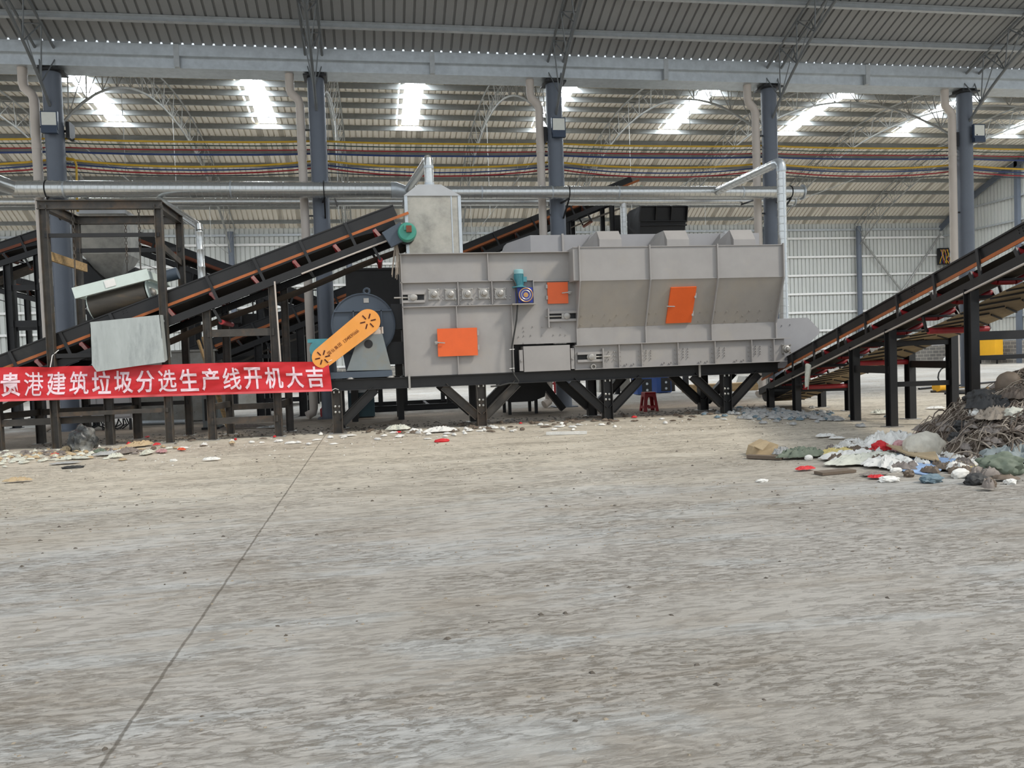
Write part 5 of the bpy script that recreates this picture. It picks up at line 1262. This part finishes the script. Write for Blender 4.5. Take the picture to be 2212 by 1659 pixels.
def waste():
    # mound
    def fn(u, v):
        x = 6.1 + 5.0 * u; y = 6.4 + 3.9 * v; h = pile_h(x, y); return V((x, y, (h if h > .02 else -.05) + .07 * noise.noise(V((x * 7, y * 7, 3))) * (1 if h > .04 else 0)))
    tag(build('waste_heap', MB().grid(fn, 70, 60), 'l_brown', ang=3), 'heap of tangled brown waste under the strips at the right edge', 'waste heap', kind='stuff')
    r = random.Random(5)
    for m, nst, lab in (('l_strip', 1250, 'pale grey tangled strips and rags over the waste heap'), ('l_strip2', 1250, 'dark brown tangled strips and rags over the waste heap')):
        sb = MB()
        for k in range(nst):
            x = r.gauss(8.15, .8); y = r.gauss(7.8, .62); a = r.uniform(0, 2 * PI); L = r.uniform(.2, .8); pts = []; bow = r.uniform(0, .09)
            if pile_h(x, y) < .015: continue
            for i in range(8):
                h = max(0, pile_h(x, y)); f = i / 7
                pts.append(V((x, y, max(.012, h + .055 + bow * math.sin(PI * f) + r.uniform(-.012, .02) - .05 * abs(2 * f - 1))))); a += r.uniform(-.5, .5); x += math.cos(a) * L / 8; y += math.sin(a) * L / 8
            rr = r.uniform(.003, .011); sb.tube(pts, [rr * (.6 + .4 * math.sin(PI * i / 7)) for i in range(8)], 4)
        tag(build('waste_strips', sb, m, ang=1), lab, 'waste strips', kind='stuff')
    scr = MB()
    for k in range(420):
        x = r.gauss(8.1, .85); y = r.gauss(7.7, .7); h = pile_h(x, y)
        if h > .02:
            q = rag((x, y, h - .02), r.uniform(.05, .17), r.uniform(.04, .12), .10, k, r.uniform(0, 6), n=8); scr.add(q.v, q.f)
    tag(build('waste_scraps', scr, 'l_mauve', ang=1), 'crumpled grey scraps mixed through the waste heap', 'waste scraps', kind='stuff')
    def onp(px, py, name, size, m, lab, cat, seed, kind='lump', rot=0, yy=None, **kw):
        # drop on the heap: march the sight line to the heap surface
        d = at(px, py, Y=1.) - CAM; t = 4.
        while t < 12:
            q = CAM + d * t
            if q.z <= pile_h(q.x, q.y) + .01: break
            t += .02
        q = CAM + d * t; p = V((q.x, q.y, max(0, pile_h(q.x, q.y) - .03)))
        mb = lump(p, *size, seed, rot, **kw) if kind == 'lump' else rag(p, *size, seed, rot, **kw)
        tag(build(name, mb, m, ang=.7), lab, cat)
    onp(2145, 880, 'tarp_piece', (.32, .3, .22), 'l_dark', 'dark tarp piece draped near the top of the waste heap', 'tarp', 3, 'rag', .3)
    onp(2120, 876, 'tarp_piece', (.22, .2, .16), 'l_dark', 'dark green tarp fold hanging over the left shoulder of the waste heap', 'tarp', 13, 'lump', .3)
    onp(2180, 846, 'brown_tub', (.2, .16, .2), 'l_brown', 'round brown tub tipped at the top of the waste heap', 'tub', 4, 'lump', .3, amp=.08)
    onp(2118, 898, 'plastic_bag', (.14, .12, .1), 'l_white', 'white plastic bag on the left slope of the waste heap', 'bag', 5)
    onp(2192, 908, 'plastic_bag', (.13, .12, .12), 'l_pale', 'pale plastic bag at the right edge of the waste heap', 'bag', 6)
    onp(2160, 905, 'brown_cloth', (.3, .2, .2), 'l_strip', 'tan cloth spread over the upper middle of the waste heap', 'cloth', 7, 'rag', .2)
    onp(2205, 860, 'cloth_bundle', (.2, .2, .2), 'l_strip2', 'brown cloth bundle at the frame edge high on the waste heap', 'cloth', 8, 'rag', .2)
    onp(2140, 922, 'yellow_scrap', (.06, .04, .05), 'l_yellow', 'small yellow scrap in the middle of the waste heap', 'scrap', 9, 'rag')
    onp(2188, 932, 'red_scrap', (.07, .05, .05), 'l_red', 'small red scrap on the right of the waste heap', 'scrap', 10, 'rag')
    onp(2065, 952, 'black_bag', (.1, .09, .09), 'l_dark', 'black crumpled bag behind the white woven sack', 'bag', 12)
    onp(2075, 925, 'dark_lump', (.1, .09, .09), 'l_dark', 'dark lump on the left foot of the waste heap', 'lump', 22)
    # things in front of the heap
    rs = random.Random(21)
    for m, n_, lab in (('l_white', 70, 'white film scraps filling the gaps between the plastic sheets'), ('l_mauve', 50, 'grey scraps lying between the plastic sheets and the waste heap'), ('l_brown', 45, 'brown scraps around the foot of the waste heap')):
        mb = MB()
        for k in range(n_):
            f = rs.random(); p = fl(1800 + 380 * f + rs.gauss(0, 20), 985 + 35 * f + rs.gauss(0, 13) - (12 if m == 'l_white' else 0)); q = rag((p.x, p.y, 0), rs.uniform(.04, .13), rs.uniform(.03, .08), rs.uniform(.04, .13), k + ord(m[2]) * 50, rs.uniform(0, 6), n=10); mb.add(q.v, q.f)
        tag(build('loose_scraps', mb, m, ang=1), lab, 'scraps', kind='stuff')
    put('lump', 'woven_sack', 1996, 992, (.36, .18, .22), 'l_sack', 'large off white woven sack lying before the waste heap', 'sack', 31, .35, amp=.2, fr=1.3)
    put('lump', 'woven_sack', 1950, 984, (.16, .14, .13), 'l_pink', 'pinkish sack neck bunched beside the red bag', 'sack', 32, .2)
    put('lump', 'red_bag', 1902, 984, (.14, .11, .12), 'l_red', 'bright red plastic bag on the white sheets', 'bag', 33, .2)
    put('rag', 'plastic_sheet', 1850, 994, (.42, .26, .13), 'l_white', 'white crumpled plastic sheet left of the red bag', 'plastic sheet', 34, .1)
    put('rag', 'plastic_sheet', 1925, 968, (.46, .36, .26), 'l_white', 'white plastic sheeting heaped behind the red bag', 'plastic sheet', 35, .3)
    put('rag', 'plastic_sheet', 1872, 1001, (.55, .2, .13), 'l_pale', 'long pale plastic sheet below the red bag', 'plastic sheet', 36, .15)
    put('rag', 'plastic_sheet', 1925, 1010, (.3, .2, .15), 'l_white', 'white torn sheet touching the blue board', 'plastic sheet', 37, -.2)
    put('rag', 'paper_scrap', 1805, 983, (.3, .18, .09), 'l_yellow', 'yellowish white paper scraps at the left end of the white sheets', 'paper', 38, .4)
    put('rag', 'printed_packet', 2010, 944, (.3, .14, .12), 'l_pink', 'red and white printed packet behind the woven sack', 'packet', 39, .1)
    put('rag', 'white_cloth', 1782, 945, (.14, .08, .06), 'l_white', 'white cloth lying alone on the floor under the right conveyor', 'cloth', 40, .1)
    c = [fl(1908, 994), fl(1948, 1022), fl(2012, 1030), fl(2062, 1004), fl(2008, 998)]
    def board(name, pts, hs, m, lab, th=.012): tag(build(name, MB().prism([V((p.x, p.y, h_)) for p, h_ in zip(pts, hs)], (0, 0, th)), m, smooth=False), lab, 'board')
    board('blue_board', [fl(1912, 990), fl(1950, 1020), fl(2012, 1030), fl(2068, 1003)], (.06, .01, .0, .05), 'l_blue', 'pale blue bent board propped before the woven sack')
    board('tan_board', [fl(1915, 986), fl(1960, 1003), fl(2030, 1012), fl(2020, 994)], (.13, .10, .07, .09), 'l_tan', 'tan board with a dark edge resting on the blue board', .02)
    board('yellow_board', [fl(2065, 1005), fl(2092, 1030), fl(2115, 1022), fl(2105, 1003)], (.05, .0, .0, .04), 'l_yellow', 'yellow flat board at the foot of the waste heap')
    put('lump', 'plaster_chunk', 2075, 1032, (.13, .06, .065), 'l_white', 'white plaster chunk on the floor before the yellow board', 'rubble', 41, .25, amp=.16)
    put('lump', 'plaster_chunk', 1936, 1020, (.08, .04, .035), 'l_white', 'small white plaster chunk below the blue board', 'rubble', 42, .1, amp=.16)
    put('lump', 'blue_bag', 2012, 1042, (.14, .08, .055), 'l_teal', 'crumpled teal blue plastic bag nearest the viewer', 'bag', 43, .2)
    put('rag', 'packet', 1893, 1035, (.08, .06, .04), 'l_red', 'torn red packet on the floor left of the blue bag', 'packet', 44, -.3)
    put('lump', 'packet', 1920, 1041, (.11, .05, .04), 'l_white', 'white packet joined to the torn red one', 'packet', 45, -.1)
    put('rag', 'grey_cloth', 1888, 1028, (.16, .08, .035), 'l_mauve', 'flat grey cloth above the torn red packet', 'cloth', 46, .1)
    put('lump', 'brown_stone', 1964, 1030, (.06, .05, .05), 'l_brown', 'small brown clod below the blue board', 'rubble', 47)
    put('lump', 'brown_stone', 2140, 1052, (.055, .045, .06), 'l_brown', 'pointed brown stone at the lower right of the litter', 'rubble', 48)
    put('lump', 'black_rock', 2108, 1046, (.13, .09, .07), 'l_dark', 'black speckled lump left of the rolled green cloth', 'rubble', 49, .1)
    put('lump', 'rolled_cloth', 2160, 1026, (.24, .12, .15), 'l_green', 'rolled dark green cloth at the foot of the waste heap', 'cloth', 50, -.3)
    put('lump', 'plaster_chunk', 2182, 1046, (.06, .04, .035), 'l_white', 'little white stone right of the rolled green cloth', 'rubble', 51)
    put('rag', 'slab_sheet', 2190, 1000, (.38, .3, .25), 'l_slab', 'grey blue sheet leaning at the right frame edge', 'sheet', 52, -.5)
    b0, b1 = fl(1615, 991), fl(1690, 994); tag(build('brown_plank', MB().bar(b0 + V((0, 0, .03)), b1 + V((0, 0, .03)), .1, .04), 'l_brown', smooth=False), 'narrow brown plank under the torn cardboard box', 'plank')
    cbp = fl(1655, 984); bx = MB().prism([cbp + V((-.2, 0, .0)), cbp + V((.16, -.02, .0)), cbp + V((.17, .0, .13)), cbp + V((.0, .0, .19)), cbp + V((-.16, 0, .12))], (.03, .22, 0)).prism([cbp + V((-.16, 0, .12)), cbp + V((.0, 0, .19)), cbp + V((.0, -.1, .17)), cbp + V((-.1, -.1, .08))], (0, 0, .008))
    tag(build('cardboard_box', bx, 'l_tan', smooth=False), 'torn brown cardboard box on the floor left of the green cloth', 'box')
    put('rag', 'grey_cloth', 1690, 985, (.13, .1, .12), 'l_grey', 'grey cloth between the cardboard box and the green cloth', 'cloth', 53, .4)
    put('rag', 'green_cloth', 1732, 990, (.3, .12, .16), 'l_green', 'green grey crumpled cloth right of the cardboard box', 'cloth', 54, .1)
    put('lump', 'plaster_chunk', 1747, 994, (.06, .04, .045), 'l_white', 'round white stone in front of the green cloth', 'rubble', 55, amp=.1)
    put('rag', 'red_scrap', 1740, 1017, (.12, .05, .05), 'l_red', 'red plastic scrap alone left of the brown tile', 'scrap', 56, .05)
    tp = fl(1805, 1024); tag(build('brown_tile', MB().bar(tp + V((-.2, 0, .02)), tp + V((.22, .05, .02)), .14, .03), 'l_brown', smooth=False), 'flat brown tile on the floor below the white sheets', 'tile')
    put('lump', 'plaster_chunk', 1646, 1041, (.07, .04, .02), 'l_white', 'flat white chip alone on the floor below the cardboard box', 'rubble', 57)
    put('rag', 'white_packet', 1900, 895, (.2, .1, .1), 'l_pale', 'small heap of pale scraps between the right conveyor legs', 'scraps', 58)
    put('rag', 'white_packet', 2020, 884, (.2, .08, .06), 'l_white', 'white scrap lying behind the right conveyor legs', 'scrap', 59)
    # litter before and below the machine
    put('rag', 'plastic_sheet', 860, 930, (.24, .15, .13), 'l_pale', 'pale plastic sheet crumpled on the floor left of the second machine leg', 'plastic sheet', 61, .2)
    put('rag', 'plastic_sheet', 952, 934, (.32, .14, .12), 'l_white', 'white plastic crumpled above the red packet', 'plastic sheet', 62, .1)
    put('lump', 'red_packet', 955, 955, (.14, .05, .04), 'l_red', 'red packet on the floor before the machine', 'packet', 63, .1, amp=.15)
    b0, b1 = fl(1180, 940), fl(1268, 938); tag(build('white_board', MB().bar(b0 + V((0, 0, .03)), b1 + V((0, 0, .03)), .07, .05), 'l_white', smooth=False), 'long thin white board lying before the second machine leg', 'board')
    put('rag', 'plastic_sheet', 752, 943, (.16, .07, .03), 'l_white', 'flat white scrap at the foot of the first machine leg', 'scrap', 64)
    put('lump', 'dark_bag', 181, 974, (.24, .19, .30), 'bag', 'black and white stuffed bag at the front of the magnet frame', 'bag', 71, .3, amp=.28)
    put('rag', 'white_scrap', 184, 972, (.12, .08, .34), 'l_pale', 'pale sheet wrapped over the black stuffed bag', 'sheet', 72, .2)
    for i, (px, py, s_, m, lab) in enumerate([(150, 975, (.16, .09, .1), 'l_tan', 'tan rag left of the black stuffed bag'), (236, 984, (.26, .1, .08), 'l_grey', 'clear grey plastic right of the black stuffed bag'), (250, 990, (.12, .07, .09), 'l_pale', 'crushed pale bottle in the left litter'),
            (300, 966, (.3, .12, .12), 'l_tan', 'tan sack under the frame in the left litter'), (275, 980, (.24, .1, .1), 'l_mauve', 'mauve cloth in the middle of the left litter'), (318, 982, (.22, .08, .08), 'l_pale', 'pale paper pile in the left litter'),
            (350, 978, (.2, .08, .06), 'l_pink', 'pinkish scraps toward the right of the left litter'), (392, 974, (.12, .05, .05), 'l_orange', 'orange red scrap at the right end of the left litter'), (170, 992, (.22, .09, .05), 'l_pale', 'pale flakes before the black stuffed bag'),
            (120, 985, (.08, .05, .05), 'l_red', 'little red scrap before the left frame post'), (215, 980, (.12, .08, .09), 'l_green', 'greenish wrapper in the left litter'), (140, 1003, (.2, .1, .03), 'l_grey', 'grey flakes scattered low in the left litter')]):
        put('rag', 'litter', px, py, s_, m, lab, 'litter', 80 + i, .3 * i, group='litter at the left frame')
    put('lump', 'white_cup', 375, 997, (.06, .03, .025), 'l_white', 'white chip right of the left litter', 'rubble', 101)
    put('rag', 'white_scrap', 457, 996, (.12, .06, .06), 'l_white', 'white crumpled scrap alone right of the left litter', 'scrap', 102)
    put('rag', 'tan_rag', 40, 1042, (.16, .06, .07), 'l_tan', 'tan rag at the left frame edge on the floor', 'cloth', 103)
    put('lump', 'dark_stick', 158, 1012, (.15, .03, .03), 'l_dark', 'dark stick on the floor below the left litter', 'stick', 104, .1)
    put('lump', 'red_canister', 2, 973, (.07, .06, .12), 'l_red', 'red object at the foot of the leftmost conveyor leg', 'canister', 105, amp=.1)
    put('rag', 'red_cloth', 525, 926, (.5, .1, .1), 'l_mauve', 'dark red and grey cloth between the conveyor legs under the banner', 'cloth', 106, .1)
    put('rag', 'white_rag', 590, 925, (.3, .12, .06), 'l_grey', 'grey white rag beside the conveyor leg under the banner', 'cloth', 107, .1)
    # rag hanging on the right conveyor
    q = at(1748, 812, Y=14.35); hb = MB().grid(lambda u, v: V((q.x - .08 + .16 * u * (1 - .6 * v), q.y + .03 * math.sin(7 * u + 2 * v), q.z + .22 - .46 * v + .03 * math.sin(5 * u))), 8, 12)
    tag(build('hanging_rag', hb, 'l_pale', ang=3), 'pale rag hanging from the lower end of the right conveyor', 'rag')
    for i, (px, n_) in enumerate(((1172, 3), (1210, 5))):
        q = at(px, 743, Y=15.62); mb = MB()
        for k in range(n_):
            o = lump(q + V((.05 * k - .1, .02 * (k % 2), 0)), .05, .04, .03, k + i * 9, sub=2); mb.add(o.v, o.f)
        tag(build('paper_scraps', mb, 'l_white'), ('few pale scraps on the ledge over the side box' if i == 0 else 'bright white scraps on the ledge below the small orange door'), 'scraps')
    # string bundle hanging at the machine's left end
    q = at(856, 540, Y=15.5); mb = MB()
    for k in range(14):
        a = RND.uniform(-.06, .06); mb.tube([q + V((a * .3, -.02, .12)), q + V((a, -.03, -.1)), q + V((a * 1.4 - .03, -.02, -.3 - RND.random() * .3))], .007, 4)
    tag(build('string_bundle', mb, 'l_strip'), 'bundle of loose cable ends hanging at the upper left corner of the machine', 'cables')
    # uncountable crumbs
    r = random.Random(3)
    def crumbs(name, n, m, lab, fn, s0, s1, flat=.5):
        mb = MB()
        for k in range(n):
            x, y = fn(); s = r.uniform(s0, s1); a = r.uniform(0, 6.28); ca, sa = math.cos(a) * s, math.sin(a) * s; h = s * r.uniform(.4, 1.1) * flat; e = r.uniform(.5, 1.)
            mb.add([(x + ca, y + sa, 0), (x - sa * e, y + ca * e, 0), (x - ca * .8, y - sa * .8, 0), (x + sa * e, y - ca * e, 0), (x + ca * .2, y + sa * .2, h), (x - ca * .3, y + sa * .1, h * .9)], [(0, 1, 4), (1, 5, 4), (1, 2, 5), (2, 3, 5), (3, 4, 5), (3, 0, 4)])
        tag(build(name, mb, m, smooth=False), lab, 'crumbs', kind='stuff')
    def fore(): 
        while True:
            x, y = r.uniform(-5, 8), r.uniform(2.4, 14.5)
            if noise.noise(V((x * .7, y * 1.3, 0))) > -.05: return x, y
    crumbs('mud_crumbs', 2600, 'l_crumb', 'tan mud crumbs scattered over the concrete floor', fore, .004, .016)
    crumbs('mud_clods', 420, 'l_crumbd', 'dark mud clods scattered over the concrete floor', fore, .006, .026, .6)
    crumbs('shade_debris', 1500, 'l_crumbd', 'dark debris in the shade under the machine and conveyor', lambda: (r.uniform(-6.5, 9), r.gauss(16.5, .5)), .01, .05)
    crumbs('white_chips', 420, 'l_white', 'white chips scattered before the plant', lambda: (r.uniform(-6.5, 7.5), r.gauss(14.2, 1.2)), .008, .024)
    for m, n_, fx, fy, lab in (('l_pale', 90, (-6.0, 1.1), (13.9, .45), 'pale film scraps strewn through the left litter'), ('l_tan', 60, (-5.6, 1.0), (14.2, .5), 'tan scraps strewn through the left litter'), ('l_mauve', 45, (-5.4, .9), (14.4, .4), 'dull grey scraps strewn through the left litter'),
                               ('l_white', 60, (1.8, 2.4), (14.4, .5), 'small white scraps strewn before the machine legs'), ('l_brown', 80, (2.5, 3.0), (15.3, .6), 'brown scraps strewn at the edge of the machine shade'), ('l_red', 9, (1., 4.), (15.6, .9), 'tiny red scraps strewn under the plant')):
        mb = MB()
        for k in range(n_):
            q = rag((r.gauss(*fx), r.gauss(*fy), 0), r.uniform(.03, .11), r.uniform(.025, .06), r.uniform(.02, .07), k + n_ * 7, r.uniform(0, 6), n=7); mb.add(q.v, q.f)
        tag(build('loose_scraps', mb, m, ang=1), lab, 'scraps', kind='stuff')
    def lit(): return r.gauss(7.95, .5), r.gauss(14.5, .75)
    mb = MB()
    for k in range(170):
        x, y = lit(); q = rag((x, y, 0), r.uniform(.04, .13), r.uniform(.03, .09), .07, k + 300, r.uniform(0, 6), n=6); mb.add(q.v, q.f)
    tag(build('film_scraps', mb, 'l_grey', ang=1), 'grey film scraps spread under the tail of the right conveyor', 'scraps', kind='stuff')
    mb = MB()
    for k in range(60):
        x, y = lit(); q = rag((x, y, 0), r.uniform(.04, .10), r.uniform(.03, .07), .06, k + 700, r.uniform(0, 6), n=6); mb.add(q.v, q.f)
    tag(build('film_scraps', mb, 'l_teal', ang=1), 'bluish film scraps spread under the tail of the right conveyor', 'scraps', kind='stuff')
waste()
